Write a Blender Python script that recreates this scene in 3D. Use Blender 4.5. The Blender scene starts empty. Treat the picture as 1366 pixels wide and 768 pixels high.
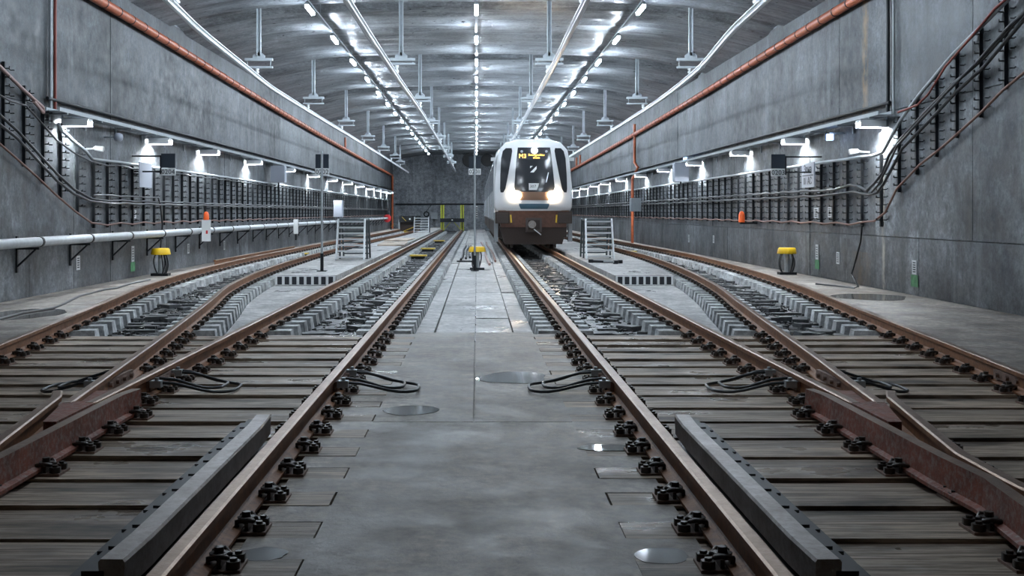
import bpy, bmesh, math, random
from mathutils import Vector, Matrix
R = random.Random(7)
S = bpy.context.scene
COL = S.collection

# ------------------------------------------------------------ camera, world, exposure
F, CX, CY, H = 1500.0, 636.0, 283.0, 1.31          # focal length in px, vanishing point, eye above rail top (rail top is z = 0)
cam_d = bpy.data.cameras.new('camera'); cam = bpy.data.objects.new('camera', cam_d); COL.objects.link(cam)
cam.location = (0, 0, H); cam.rotation_euler = (math.radians(90), 0, 0)
cam_d.sensor_width = 36; cam_d.lens = 36 * F / 1366; cam_d.shift_x = (683 - CX) / 1366; cam_d.shift_y = -(384 - CY) / 1366
cam_d.clip_start = .05; cam_d.clip_end = 400
S.camera = cam
world = bpy.data.worlds.new('tunnel_dark'); S.world = world; world.use_nodes = True
world.node_tree.nodes['Background'].inputs[0].default_value = (.5, .6, .75, 1)
world.node_tree.nodes['Background'].inputs[1].default_value = .02
S.view_settings.view_transform = 'Standard'; S.view_settings.look = 'None'
S.view_settings.exposure = 0.30; S.view_settings.gamma = 1; S.view_settings.use_curve_mapping = False
CEIL_LAMP, WALL_LAMP, HEAD_LAMP = 205.0, 800.0, 110.0  # emission strengths of the ceiling, wall and train lamps
LAMP_COL = (.77, .885, 1.0)
S.cycles.use_light_tree = True
S.cycles.max_bounces = 8; S.cycles.diffuse_bounces = 4; S.cycles.glossy_bounces = 4
S.cycles.sample_clamp_indirect = 6.0
S.cycles.caustics_reflective = False; S.cycles.caustics_refractive = False

# ------------------------------------------------------------ materials
MATS = {}
class NT:
    def __init__(s, name):
        s.m = bpy.data.materials.new(name); s.m.use_nodes = True; s.t = s.m.node_tree; s.b = s.t.nodes['Principled BSDF']
        MATS[name] = s.m
    def n(s, t, **k):
        o = s.t.nodes.new(t)
        for a, v in k.items(): setattr(o, a, v)
        return o
    def l(s, a, b): s.t.links.new(a, b)
    def coord(s, scale=(1, 1, 1), kind='pos'):
        if kind == 'pos': c = s.n('ShaderNodeNewGeometry').outputs['Position']
        else: c = s.n('ShaderNodeTexCoord').outputs['Object']
        mp = s.n('ShaderNodeMapping'); mp.inputs['Scale'].default_value = scale
        s.l(c, mp.inputs['Vector']); return mp.outputs['Vector']
    def noise(s, vec, scale, detail=4, rough=.55):
        o = s.n('ShaderNodeTexNoise'); o.inputs['Scale'].default_value = scale; o.inputs['Detail'].default_value = detail
        o.inputs['Roughness'].default_value = rough; s.l(vec, o.inputs['Vector']); return o.outputs['Fac']
    def ramp(s, fac, a, b, ca=(0, 0, 0, 1), cb=(1, 1, 1, 1)):
        o = s.n('ShaderNodeValToRGB'); e = o.color_ramp.elements
        e[0].position = a; e[1].position = b; e[0].color = ca; e[1].color = cb
        s.l(fac, o.inputs['Fac']); return o.outputs['Color']
    def mix(s, fac, a, b, mode='MIX'):
        o = s.n('ShaderNodeMixRGB', blend_type=mode)
        for v, i in ((fac, 0), (a, 1), (b, 2)):
            if hasattr(v, 'links'): s.l(v, o.inputs[i])
            elif i == 0: o.inputs[0].default_value = v
            else: o.inputs[i].default_value = (*v, 1)
        return o.outputs[0]
    def math(s, op, a, b=None):
        o = s.n('ShaderNodeMath', operation=op)
        for v, i in ((a, 0), (b, 1)):
            if v is None: continue
            if hasattr(v, 'links'): s.l(v, o.inputs[i])
            else: o.inputs[i].default_value = v
        return o.outputs[0]
    def bump(s, h, strength=.3, dist=.02):
        o = s.n('ShaderNodeBump'); o.inputs['Strength'].default_value = strength; o.inputs['Distance'].default_value = dist
        s.l(h, o.inputs['Height']); s.l(o.outputs[0], s.b.inputs['Normal'])
    def put(s, key, v):
        i = s.b.inputs[key]
        if hasattr(v, 'links'): s.l(v, i)
        elif isinstance(v, tuple): i.default_value = (*v, 1)
        else: i.default_value = v

def plain(name, col, rough=.5, metal=0., emit=0., ecol=None, noise=.0):
    t = NT(name); t.put('Roughness', rough); t.put('Metallic', metal)
    if noise:
        f = t.ramp(t.noise(t.coord(kind='obj'), 9, 5), .3, .75)
        t.put('Base Color', t.mix(f, tuple(c * (1 - noise) for c in col), tuple(min(1, c * (1 + noise * .5)) for c in col)))
    else: t.put('Base Color', col)
    if emit: t.put('Emission Color', ecol or col); t.put('Emission Strength', emit)
    return t.m

def concrete(name, c1, c2, streak=(0, 0, 0), rough=(.45, .8), streak_scale=(.8, .8, .09), stain=None, stain_amt=.5, wet=0, vary=0, bigs=.45, stain_scale=(1.1, 1.1, .5), marks=(), pits=None):
    t = NT(name); p = t.coord()
    big = t.ramp(t.noise(p, bigs, 6, .62), .36, .64); mid = t.noise(p, 3.2, 6, .65); fine = t.noise(p, 26, 4, .7)
    base = t.mix(big, c1, c2)
    base = t.mix(1.0, base, t.ramp(mid, .33, .67, (.5, .5, .5, 1), (1.3, 1.3, 1.3, 1)), 'MULTIPLY')
    base = t.mix(1.0, base, t.ramp(t.noise(p, 11, 5, .7), .38, .62, (.66, .66, .67, 1), (1.22, 1.22, 1.21, 1)), 'MULTIPLY')
    if streak:
        st = t.ramp(t.noise(t.coord(streak_scale), 1.3, 6, .65), .5, .68); br = t.ramp(t.noise(p, .7, 3), .4, .62)
        base = t.mix(t.math('MULTIPLY', t.math('MULTIPLY', st, br), .8), base, streak)
        lt = t.ramp(t.noise(t.coord(tuple(q * 1.7 for q in streak_scale)), 1.1, 5, .6), .58, .72)
        base = t.mix(t.math('MULTIPLY', lt, .35), base, tuple(x * 1.5 for x in c2))
    if stain:
        sn = t.ramp(t.noise(t.coord(stain_scale), .8, 7, .72), .52, .66)
        base = t.mix(t.math('MULTIPLY', sn, stain_amt), base, stain)
    base = t.mix(t.math('MULTIPLY', t.ramp(fine, .35, .62, (1, 1, 1, 1), (0, 0, 0, 1)), .25), base, tuple(x * .4 for x in c1))
    if vary:
        oi = t.n('ShaderNodeObjectInfo'); v = t.math('ADD', t.math('MULTIPLY', oi.outputs['Random'], vary), 1 - vary / 2)
        hsv = t.n('ShaderNodeHueSaturation'); t.l(v, hsv.inputs['Value']); t.l(base, hsv.inputs['Color']); base = hsv.outputs[0]
    if pits:
        pt = t.ramp(t.noise(t.coord(pits), 1.5, 6, .7), .61, .66); base = t.mix(t.math('MULTIPLY', pt, .9), base, (.018, .02, .022))
        pl = t.ramp(t.noise(t.coord(tuple(q * .45 for q in pits)), 1.1, 5, .6), .5, .7); base = t.mix(t.math('MULTIPLY', pl, .45), base, tuple(min(.7, q * 1.5) for q in c2))
    for (yc, hw_, z0, z1, colr, amt) in marks:
        sx = t.n('ShaderNodeSeparateXYZ'); t.l(t.n('ShaderNodeNewGeometry').outputs['Position'], sx.inputs[0])
        wob = t.math('MULTIPLY', t.math('SUBTRACT', t.noise(t.coord((0, 0, 1)), 1.6, 5), .5), .30)
        dd = t.math('ABSOLUTE', t.math('SUBTRACT', t.math('ADD', sx.outputs['Y'], wob), yc))
        mk = t.ramp(t.math('DIVIDE', dd, hw_), .25, 1, (1, 1, 1, 1), (0, 0, 0, 1))
        mk = t.math('MULTIPLY', mk, t.math('GREATER_THAN', sx.outputs['X'], 0.)); mk = t.math('MULTIPLY', mk, t.math('GREATER_THAN', sx.outputs['Z'], z0))
        mk = t.math('MULTIPLY', t.math('MULTIPLY', mk, t.math('LESS_THAN', sx.outputs['Z'], z1)), t.ramp(t.noise(t.coord((2, 2, 1)), 2.5, 5, .7), .36, .58))
        base = t.mix(t.math('MULTIPLY', mk, amt), base, colr)
    r = t.n('ShaderNodeMapRange'); t.l(mid, r.inputs[0]); r.inputs[1].default_value = .3; r.inputs[2].default_value = .7
    r.inputs[3].default_value = rough[0]; r.inputs[4].default_value = rough[1]; rr = r.outputs[0]
    if wet:
        w = t.ramp(t.noise(t.coord((1, .55, 1)), .9, 5, .6), .56, .62)
        w = t.math('MULTIPLY', w, wet)
        base = t.mix(t.math('MULTIPLY', w, .55), base, tuple(x * .35 for x in c1))
        rr = t.mix(w, rr, (.09, .09, .09))
    t.put('Base Color', base); t.put('Roughness', rr)
    hgt = t.math('ADD', t.math('MULTIPLY', mid, .7), t.math('MULTIPLY', fine, .3))
    t.bump(hgt, .35, .02)
    return t.m

concrete('wall_concrete', (.058, .066, .076), (.225, .243, .26), (.035, .038, .041), stain=(.03, .032, .031), stain_amt=.85, rough=(.4, .75), vary=.4, bigs=.7, marks=((21.72, .10, -1, 3.2, (.50, .47, .40), .85), (23.0, .7, -1, .5, (.17, .12, .075), .6), (23.9, .25, -1, .75, (.025, .026, .025), .8)))
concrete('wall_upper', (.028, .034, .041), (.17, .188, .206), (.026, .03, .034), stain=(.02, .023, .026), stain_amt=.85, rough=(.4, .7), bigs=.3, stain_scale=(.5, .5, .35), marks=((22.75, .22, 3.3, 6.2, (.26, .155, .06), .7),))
concrete('end_concrete', (.26, .285, .315), (.44, .465, .50), (.10, .11, .12), stain=(.05, .05, .052), rough=(.5, .8), vary=.25)
concrete('ceiling_concrete', (.19, .21, .232), (.40, .43, .455), (.05, .056, .06), streak_scale=(.10, 2.1, 1), stain=(.025, .027, .03), stain_amt=.85, rough=(.25, .5), stain_scale=(.5, 2.6, 1), pits=(.9, 4.5, 1))
concrete('floor_concrete', (.225, .192, .165), (.47, .42, .375), None, rough=(.38, .7), stain=(.09, .078, .066), wet=.22, bigs=1.5)
concrete('slab_concrete', (.40, .40, .40), (.62, .61, .60), None, rough=(.4, .7), stain=(.15, .14, .13), wet=.6, vary=.16)
concrete('block_concrete', (.52, .54, .55), (.76, .78, .79), (.26, .27, .27), rough=(.5, .8), vary=.25)
concrete('trough_concrete', (.022, .025, .027), (.07, .075, .08), None, rough=(.12, .5), wet=1.0)

def wood(name, c1, c2, rough=.55):
    t = NT(name); oi = t.n('ShaderNodeObjectInfo')
    g = t.noise(t.coord((.9, 20, 20)), 1.7, 7, .75); k = t.noise(t.coord((1.4, 4, 4)), 1.0, 4)
    base = t.mix(t.ramp(g, .41, .57), c1, c2); base = t.mix(t.ramp(k, .5, .68), base, tuple(x * .45 for x in c1))
    v = t.math('ADD', t.math('MULTIPLY', oi.outputs['Random'], .55), .72)
    h = t.n('ShaderNodeHueSaturation'); t.l(v, h.inputs['Value']); t.l(base, h.inputs['Color'])
    t.put('Base Color', h.outputs[0])
    wet = t.ramp(t.noise(t.coord((.9, 1.2, 1)), 1.3, 5), .55, .63)
    t.put('Roughness', t.mix(wet, (rough,) * 3, (.12,) * 3))
    t.bump(g, .4, .01); return t.m
wood('timber_wood', (.135, .095, .064), (.52, .415, .32))
wood('filler_wood', (.135, .096, .066), (.47, .38, .30))
wood('plywood', (.42, .33, .25), (.6, .5, .4), .6)

def rust(name, c1, c2, c3, rough=.6, metal=.25, obj=False):
    t = NT(name); p = t.coord()
    a = t.ramp(t.noise(p, 5, 6, .7), .35, .65); b = t.ramp(t.noise(p, 28, 4, .7), .45, .7)
    t.put('Base Color', t.mix(t.math('MULTIPLY', b, .6), t.mix(a, c1, c2), c3)); t.put('Roughness', rough); t.put('Metallic', metal)
    t.bump(t.noise(p, 60, 4), .25, .005); return t.m
rust('rail_rust', (.17, .072, .032), (.33, .145, .062), (.08, .042, .026), .6, .1)
rust('rail_head', (.24, .155, .105), (.36, .25, .18), (.17, .095, .058), .34, .7)
rust('frog_rust', (.14, .046, .028), (.30, .085, .048), (.36, .33, .31), .55, .1)
rust('old_steel', (.30, .27, .25), (.50, .48, .465), (.2, .14, .11), .36, .45)
rust('fastener_black', (.026, .024, .023), (.06, .052, .047), (.11, .066, .045), .4, .4)
rust('plate_rust', (.2, .13, .105), (.32, .22, .18), (.1, .07, .06), .6, .2)
plain('black_rubber', (.012, .013, .015), .45)
plain('black_steel', (.014, .017, .021), .45, .3)
plain('galvanised', (.50, .54, .57), .38, .55, noise=.2)
plain('grey_paint', (.36, .40, .43), .45, noise=.1)
plain('bracket_grey', (.42, .46, .49), .45, .1, noise=.15)
plain('aluminium', (.74, .77, .79), .3, .45)
plain('aluminium_dark', (.10, .12, .13), .4, .4)
plain('pipe_grey', (.58, .62, .65), .35, .1, noise=.15)
plain('pipe_orange', (.50, .125, .05), .42, noise=.25)
plain('cable_red', (.25, .05, .035), .5)
plain('cable_pink', (.40, .27, .25), .5)
plain('cable_brown', (.20, .10, .075), .5)
plain('cable_grey', (.42, .45, .47), .45)
plain('white_paint', (.78, .80, .81), .4)
plain('sign_white', (.80, .82, .82), .45)
plain('sign_grey', (.42, .45, .52), .4)
plain('sign_dark', (.025, .035, .05), .35)
plain('ink', (.02, .022, .03), .6)
plain('label_white', (.62, .65, .66), .5, noise=.1)
plain('green_paint', (.10, .30, .14), .6, noise=.4)
plain('yellow_plastic', (.95, .60, .015), .35)
plain('yellow_paint', (.75, .52, .06), .5, noise=.2)
plain('yellow_green', (.50, .52, .04), .5, noise=.25)
plain('red_paint', (.55, .03, .035), .4)
plain('orange_plastic', (.85, .13, .03), .3, emit=.12, ecol=(1, .16, .03))
plain('blue_lens', (.3, .45, .8), .3, emit=5, ecol=(.35, .55, 1))
plain('train_white', (.80, .81, .83), .22)
plain('train_blue', (.06, .13, .18), .3)
plain('train_side', (.42, .45, .48), .25, .4)
plain('train_brown', (.13, .066, .048), .4, noise=.25)
plain('train_dark', (.035, .022, .018), .5)
plain('train_glass', (.03, .032, .037), .14)
plain('headlight_glow_brown', (.24, .135, .085), .5)  # lower mask colour, with the headlights' warm glow mixed in
plain('grille_metal', (.10, .085, .08), .4, .4)
plain('head_lens', (1, .9, .75), .3, emit=HEAD_LAMP, ecol=(1, .80, .56))
plain('top_lens', (1, 1, 1), .3, emit=26, ecol=(.92, .95, 1))
plain('marker_lens', (.55, .6, .7), .2)
plain('led_amber', (1, .6, .1), .4, emit=3.2, ecol=(1, .62, .12))
plain('lamp_tube', (1, 1, 1), .4, emit=CEIL_LAMP, ecol=LAMP_COL)
plain('wall_tube', (1, 1, 1), .4, emit=WALL_LAMP, ecol=(.88, .95, 1))
plain('gravel', (.045, .048, .05), .35, noise=.7)
plain('rubble', (.13, .135, .14), .5, noise=.5)
t = NT('puddle_water'); t.put('Base Color', (.13, .118, .106)); t.put('Roughness', .05); t.put('IOR', 1.45)
t = NT('cable_black'); t.put('Base Color', (.02, .023, .027)); t.put('Roughness', .35)

# ------------------------------------------------------------ mesh helpers
class MB:
    def __init__(s): s.v = []; s.f = []; s.mi = []; s.sm = []
    def add(s, verts, faces, mi=0, smooth=False):
        o = len(s.v); s.v += [tuple(p) for p in verts]
        for f in faces: s.f.append(tuple(i + o for i in f)); s.mi.append(mi); s.sm.append(smooth)
        return s
    def box(s, x0, x1, y0, y1, z0, z1, mi=0, M=None):
        v = [Vector((x, y, z)) for z in (z0, z1) for y in (y0, y1) for x in (x0, x1)]
        if M is not None: v = [M @ p for p in v]
        return s.add(v, [(0, 2, 3, 1), (4, 5, 7, 6), (0, 1, 5, 4), (2, 6, 7, 3), (0, 4, 6, 2), (1, 3, 7, 5)], mi)
    def cbox(s, c, d, mi=0, rz=0, rx=0, ry=0):
        M = Matrix.Translation(c) @ Matrix.Rotation(rz, 4, 'Z') @ Matrix.Rotation(ry, 4, 'Y') @ Matrix.Rotation(rx, 4, 'X')
        return s.box(-d[0] / 2, d[0] / 2, -d[1] / 2, d[1] / 2, -d[2] / 2, d[2] / 2, mi, M)
    def bar(s, a, b, w, h, mi=0):                       # a rectangular bar from a to b
        a, b = Vector(a), Vector(b); d = b - a; L = d.length
        up = Vector((0, 0, 1)) if abs(d.normalized().z) < .95 else Vector((0, 1, 0))
        x = d.cross(up).normalized(); z = x.cross(d).normalized(); y = d.normalized()
        M = Matrix((( x.x, y.x, z.x, a.x), (x.y, y.y, z.y, a.y), (x.z, y.z, z.z, a.z), (0, 0, 0, 1)))
        return s.box(-w / 2, w / 2, 0, L, -h / 2, h / 2, mi, M)
    def tube(s, pts, r, n=8, mi=0, cap=True):
        pts = [Vector(p) for p in pts]; rings = []; prev = None; v = []; f = []
        for i, p in enumerate(pts):
            d = (pts[min(i + 1, len(pts) - 1)] - pts[max(i - 1, 0)]).normalized()
            if prev is None: ref = Vector((0, 0, 1)) if abs(d.z) < .9 else Vector((1, 0, 0)); a = d.cross(ref).normalized()
            else: a = (prev - d * prev.dot(d)).normalized()
            prev = a; b = d.cross(a); rr = r[i] if isinstance(r, (list, tuple)) else r
            for k in range(n):
                t = 2 * math.pi * k / n; v.append(p + a * math.cos(t) * rr + b * math.sin(t) * rr)
        for i in range(len(pts) - 1):
            for k in range(n):
                k2 = (k + 1) % n; f.append((i * n + k, i * n + k2, (i + 1) * n + k2, (i + 1) * n + k))
        s.add(v, f, mi, True)
        if cap:
            o = len(pts) * n
            s.add(v[:n], [tuple(range(n - 1, -1, -1))], mi); s.add(v[o - n:], [tuple(range(n))], mi)
        return s
    def sweep(s, prof, path, mi=None, cap=True):        # prof: closed (u across, z up); path: (x, y, z) points along y
        n = len(prof); v = []; f = []; mm = []
        for i, p in enumerate(path):
            a = Vector(path[max(i - 1, 0)]); b = Vector(path[min(i + 1, len(path) - 1)]); d = (b - a); d.z = 0; d.normalize()
            nx, ny = d.y, -d.x
            for (u, z) in prof: v.append((p[0] + nx * u, p[1] + ny * u, p[2] + z))
        for i in range(len(path) - 1):
            for k in range(n):
                k2 = (k + 1) % n; f.append((i * n + k, i * n + k2, (i + 1) * n + k2, (i + 1) * n + k)); mm.append(mi[k] if mi else 0)
        o = len(s.v); s.v += v
        for q, m_ in zip(f, mm): s.f.append(tuple(i + o for i in q)); s.mi.append(m_); s.sm.append(False)
        if cap:
            L = (len(path) - 1) * n
            s.f.append(tuple(o + k for k in range(n - 1, -1, -1))); s.f.append(tuple(o + L + k for k in range(n))); s.mi += [0, 0]; s.sm += [False, False]
        return s
    def disc(s, c, r, h, axis='y', n=16, mi=0):
        c = Vector(c); d = {'x': Vector((1, 0, 0)), 'y': Vector((0, 1, 0)), 'z': Vector((0, 0, 1))}[axis]
        return s.tube([c - d * h / 2, c + d * h / 2], r, n, mi)
    def prism(s, poly, z0, z1, mi=0):                   # poly in (x, y), counter-clockwise
        n = len(poly); v = [(x, y, z0) for x, y in poly] + [(x, y, z1) for x, y in poly]
        f = [tuple(range(n - 1, -1, -1)), tuple(range(n, 2 * n))] + [(k, (k + 1) % n, n + (k + 1) % n, n + k) for k in range(n)]
        return s.add(v, f, mi)
    def mesh(s, name, mats):
        me = bpy.data.meshes.new(name); me.from_pydata(s.v, [], s.f)
        for m in (mats if isinstance(mats, (list, tuple)) else [mats]): me.materials.append(MATS[m])
        me.polygons.foreach_set('material_index', s.mi); me.polygons.foreach_set('use_smooth', s.sm)
        me.validate(); 
        bm = bmesh.new(); bm.from_mesh(me); bmesh.ops.recalc_face_normals(bm, faces=bm.faces); bm.to_mesh(me); bm.free()
        return me
    def build(s, name, mats, parent=None, **k): return link(name, s.mesh(name, mats), parent, **k)

def link(name, me, parent=None, loc=None, rz=0, **props):
    o = bpy.data.objects.new(name, me); COL.objects.link(o)
    if parent is not None: o.parent = parent
    if loc is not None: o.location = loc
    if rz: o.rotation_euler.z = rz
    for k, v in props.items(): o[k] = v
    return o
def thing(name, label, cat, loc=(0, 0, 0), group=None, rz=0):
    o = bpy.data.objects.new(name, None); COL.objects.link(o); o.location = loc; o.rotation_euler.z = rz; o.empty_display_size = .1
    o['label'] = label; o['category'] = cat
    if group: o['group'] = group
    return o
def tag(o, label, cat, group=None):
    o['label'] = label; o['category'] = cat
    if group: o['group'] = group
    return o
def structure(name): 
    o = bpy.data.objects.new(name, None); COL.objects.link(o); o['kind'] = 'structure'; return o
def P(px, py, Y): return Vector(((px - CX) * Y / F, Y, H - (py - CY) * Y / F))   # a point at a measured depth
WX = 7.85                                                                        # side walls at x = -7.85 and 7.85
def W(side, px, py, off=.12):
    X = side * (WX - off); Y = X * F / (px - CX); return Vector((X, Y, H - (py - CY) * Y / F))
ORD = ['nearest', 'second', 'third', 'fourth', 'fifth', 'sixth', 'seventh', 'eighth', 'ninth', 'tenth', 'eleventh', 'twelfth', 'thirteenth', 'fourteenth', 'fifteenth', 'sixteenth', 'seventeenth', 'eighteenth', 'nineteenth', 'twentieth']
def interp(tab, y):
    if y <= tab[0][0]:
        (a, b), (c, d) = tab[0], tab[1]; return b + (d - b) * (y - a) / (c - a)
    if y >= tab[-1][0]: return tab[-1][1]
    for i in range(len(tab) - 1):
        if tab[i][0] <= y <= tab[i + 1][0]:
            y0, p0 = tab[i]; y1, p1 = tab[i + 1]; h = y1 - y0; t = (y - y0) / h
            def sl(j):
                if j == 0: return (tab[1][1] - tab[0][1]) / (tab[1][0] - tab[0][0])
                if j == len(tab) - 1: return (tab[j][1] - tab[j - 1][1]) / (tab[j][0] - tab[j - 1][0])
                return (tab[j + 1][1] - tab[j - 1][1]) / (tab[j + 1][0] - tab[j - 1][0])
            m0, m1 = sl(i) * h, sl(i + 1) * h
            return (2*t**3-3*t*t+1)*p0 + (t**3-2*t*t+t)*m0 + (-2*t**3+3*t*t)*p1 + (t**3-t*t)*m1
def text_mesh(body, size, mat, extrude=.002, align='CENTER'):
    c = bpy.data.curves.new('lettering', 'FONT'); c.body = body; c.size = size; c.extrude = extrude; c.align_x = align; c.align_y = 'CENTER'
    c.resolution_u = 2
    o = bpy.data.objects.new('lettering', c); COL.objects.link(o); bpy.context.view_layer.update()
    me = bpy.data.meshes.new_from_object(o.evaluated_get(bpy.context.evaluated_depsgraph_get()))
    bpy.data.objects.remove(o); bpy.data.curves.remove(c); me.materials.clear(); me.materials.append(MATS[mat]); return me

# ------------------------------------------------------------ track geometry
GL = [(-7, -2.0), (-2, -2.4), (2, -2.88), (4, -3.12), (8, -3.61), (11, -3.98), (14, -4.37), (17, -4.77), (20, -5.2), (24, -5.55), (29, -5.80), (35, -5.9), (50, -5.83), (65, -5.5), (80, -5.3), (90, -5.25)]
GR = [(-7, 1.95), (-2, 2.36), (2, 2.83), (4, 3.08), (8, 3.57), (11, 3.95), (14, 4.31), (17, 4.68), (20, 5.06), (24, 5.43), (29, 5.75), (35, 5.97), (50, 5.82), (65, 5.5), (80, 5.3), (90, 5.25)]
cl = lambda y: interp(GL, y); cr = lambda y: interp(GR, y)
G2 = .7525
MAIN = {-1: (-1.165, -2.67), 1: (1.115, 2.615)}       # inner and outer rail of the straight tracks
div = {-1: cl, 1: cr}
JY = 13.95                                            # end of the timbered turnout, start of the concrete blocks
END = 88.0
ZT = -.18                                             # top of timbers and of the front floor
# ------------------------------------------------------------ floor
floor = structure('floor')
def fpart(mb, mat='floor_concrete'): return mb.build('floor_slab', mat, floor)
MB().box(-WX - .3, WX + .3, -9, 106, -.8, -.42).build('floor_base', 'trough_concrete', floor)
MB().box(-WX, WX, -8.9, JY, -.42, -.30).build('floor_bed', 'floor_concrete', floor)
for y0, y1, cut in ((-8.9, 2.0, 0), (2.0, 8.0, 0), (8.0, JY, 1)):
    g = .007
    if cut:
        fpart(MB().box(-.74, -.02 - g, y0 + g, y1 - g, -.30, ZT)); fpart(MB().box(-.02 + g, .68, y0 + g, y1 - g, -.30, ZT))
    else: fpart(MB().box(-.74, .68, y0 + (g if y0 > 0 else 0), y1 - g, -.30, ZT))
yb = JY + .02; k = 0
while yb < 104:
    ye = min(yb + R.choice([2.4, 3.0, 3.4]), 104.9)
    for xa, xb, dz in ((-.80, -.565, .0), (-.545, -.025, .0), (-.01, .475, 0), (.49, .74, 0)):
        fpart(MB().box(xa, xb, yb + .008, ye - .008, -.42, -.285 + R.uniform(-.012, .012)), 'slab_concrete')
    yb = ye
def strip_poly(fa, fb, y0, y1, n): 
    ys = [y0 + (y1 - y0) * i / n for i in range(n + 1)]
    return [(fa(y), y) for y in ys] + [(fb(y), y) for y in reversed(ys)]
for s in (-1, 1):
    d = div[s]; ya = -8.9
    while ya < 104.9:
        yn = min(ya + 4.4, 104.9) if ya > 0 else min(ya + 5.0, .5 if ya < 0 else 5)
        off = G2 + .47
        inner = lambda y: min(WX - .3, abs(d(min(y, END))) + off) * s
        outer = lambda y: s * WX
        poly = strip_poly(inner, outer, ya + .006, yn - .006, 4)
        if s > 0: poly = poly
        z0 = -.42 if ya > JY else -.30
        fpart(MB().prism(poly, min(-.30, z0), ZT), 'floor_concrete'); ya = yn
    # slab between straight and diverging track: low first, then a raised one with a striped edge
    mo = MAIN[s][1]
    fa = lambda y: mo + s * .40
    fb = lambda y: d(min(y, END)) - s * (G2 + .42)
    for y0, y1, z1 in ((JY + .02, 19.4, -.285), (19.4, 24.56, -.285)):
        fpart(MB().prism(strip_poly(fa, fb, y0 + .008, y1 - .008, 5), -.42, z1), 'slab_concrete')
    y0 = 24.6
    while y0 < 104:
        y1 = min(y0 + 5.2, 104.9)
        fpart(MB().prism(strip_poly(fa, fb, y0 + .006, y1 - .006, 5), -.42, -.07), 'slab_concrete'); y0 = y1
# striped edge boards of the raised slabs
for s, nm in ((-1, 'left'), (1, 'right')):
    x0 = MAIN[s][1] + s * .42; x1 = div[s](24.6) - s * (G2 + .44); xl, xr = min(x0, x1), max(x0, x1)
    t = thing('striped_kerb', 'black and white striped kerb edging the raised slab between the two %s tracks' % nm, 'kerb', ((xl + xr) / 2, 24.53, -.285))
    w = xr - xl
    MB().box(-w / 2, w / 2, 0, .035, 0, .205).build('board', 'white_paint', t)
    n = 8
    me = MB().box(-.05, .05, -.006, .0, .015, .19).mesh('stripe', 'ink')
    for i in range(n): link('stripe', me, t, (-w / 2 + w * (i + .6) / (n + .2), 0, 0))
    MB().box(-w / 2, w / 2, -.14, 0, -.0, .02).build('ledge', 'slab_concrete', t)

# ------------------------------------------------------------ walls, built of cast panels
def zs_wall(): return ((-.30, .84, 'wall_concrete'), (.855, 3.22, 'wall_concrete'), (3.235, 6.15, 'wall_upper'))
for s, nm in ((-1, 'wall_left'), (1, 'wall_right')):
    w = structure(nm)
    MB().box(min(s * (WX + .05), s * (WX + .5)), max(s * (WX + .05), s * (WX + .5)), -9, 106, -.8, 6.6).build('wall_core', 'end_concrete', w)
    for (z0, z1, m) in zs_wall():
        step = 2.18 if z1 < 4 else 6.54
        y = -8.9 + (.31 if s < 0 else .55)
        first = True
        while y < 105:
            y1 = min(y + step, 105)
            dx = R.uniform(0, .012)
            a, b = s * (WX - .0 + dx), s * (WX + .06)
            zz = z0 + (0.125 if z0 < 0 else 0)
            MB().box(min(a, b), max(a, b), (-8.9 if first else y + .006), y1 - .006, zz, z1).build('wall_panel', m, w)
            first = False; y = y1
# end wall
we = structure('wall_end')
MB().box(-WX - .4, WX + .4, 105.06, 105.5, -.8, 7.2).build('wall_core', 'end_concrete', we)
for i in range(8):
    for (z0, z1) in ((-.42, 2.0), (2.05, 4.28), (4.33, 6.9)):
        x0 = -7.84 + 1.96 * i
        MB().box(x0 + .025, x0 + 1.935, 105 + R.uniform(0, .02), 105.06, z0, z1 if abs(x0 + .98) < 5 or z1 < 6 else 6.2).build('wall_panel', 'end_concrete', we)
wb = structure('wall_back')
MB().box(-WX - .4, WX + .4, -9.3, -8.95, -.8, 7.2).build('wall_core', 'end_concrete', wb)
# vaulted ceiling with cast joints and board ripples
def zc(x): 
    a = abs(x); return 6.75 - .09 * (a / 4.4) ** 2 if a < 4.4 else 6.66 - .60 * ((a - 4.4) / 3.5) ** 1.7
mb = MB(); xs = [-8.2, -7.9, -7.5, -7, -6.4, -5.8, -5.1, -4.4, -3.3, -2.2, -1.1, 0, 1.1, 2.2, 3.3, 4.4, 5.1, 5.8, 6.4, 7, 7.5, 7.9, 8.2]
ys = [-9 + .28 * i for i in range(int(114.2 / .28) + 1)]
V = []
for y in ys:
    q = (y - 29.6 + 9.75 * 20) % 9.75; q = min(q, 9.75 - q); groove = .16 * max(0, 1 - (q / .62) ** 4)
    rip = .035 * math.sin(y * 5.2) + .02 * math.sin(y * 2.1 + 1) + .02 * math.sin(y * 9.7)
    for x in xs: V.append((x, y, zc(x) + groove + (rip * (.5 + .5 * math.sin(x * 1.3 + y * .7)) + .012 * math.sin(3 * x + 11 * y)) * max(0, min(1, (7.9 - abs(x)) / .9))))
nx = len(xs); Fc = [(j * nx + i, j * nx + i + 1, (j + 1) * nx + i + 1, (j + 1) * nx + i) for j in range(len(ys) - 1) for i in range(nx - 1)]
mb.add(V, Fc, 0, True)
mb.box(-8.4, 8.4, -9.2, 105.5, 7.15, 7.5)
me = bpy.data.meshes.new('ceiling'); me.from_pydata(mb.v, [], mb.f); me.materials.append(MATS['ceiling_concrete']); me.polygons.foreach_set('use_smooth', mb.sm)
ceil = link('ceiling', me); ceil['kind'] = 'structure'

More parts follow.
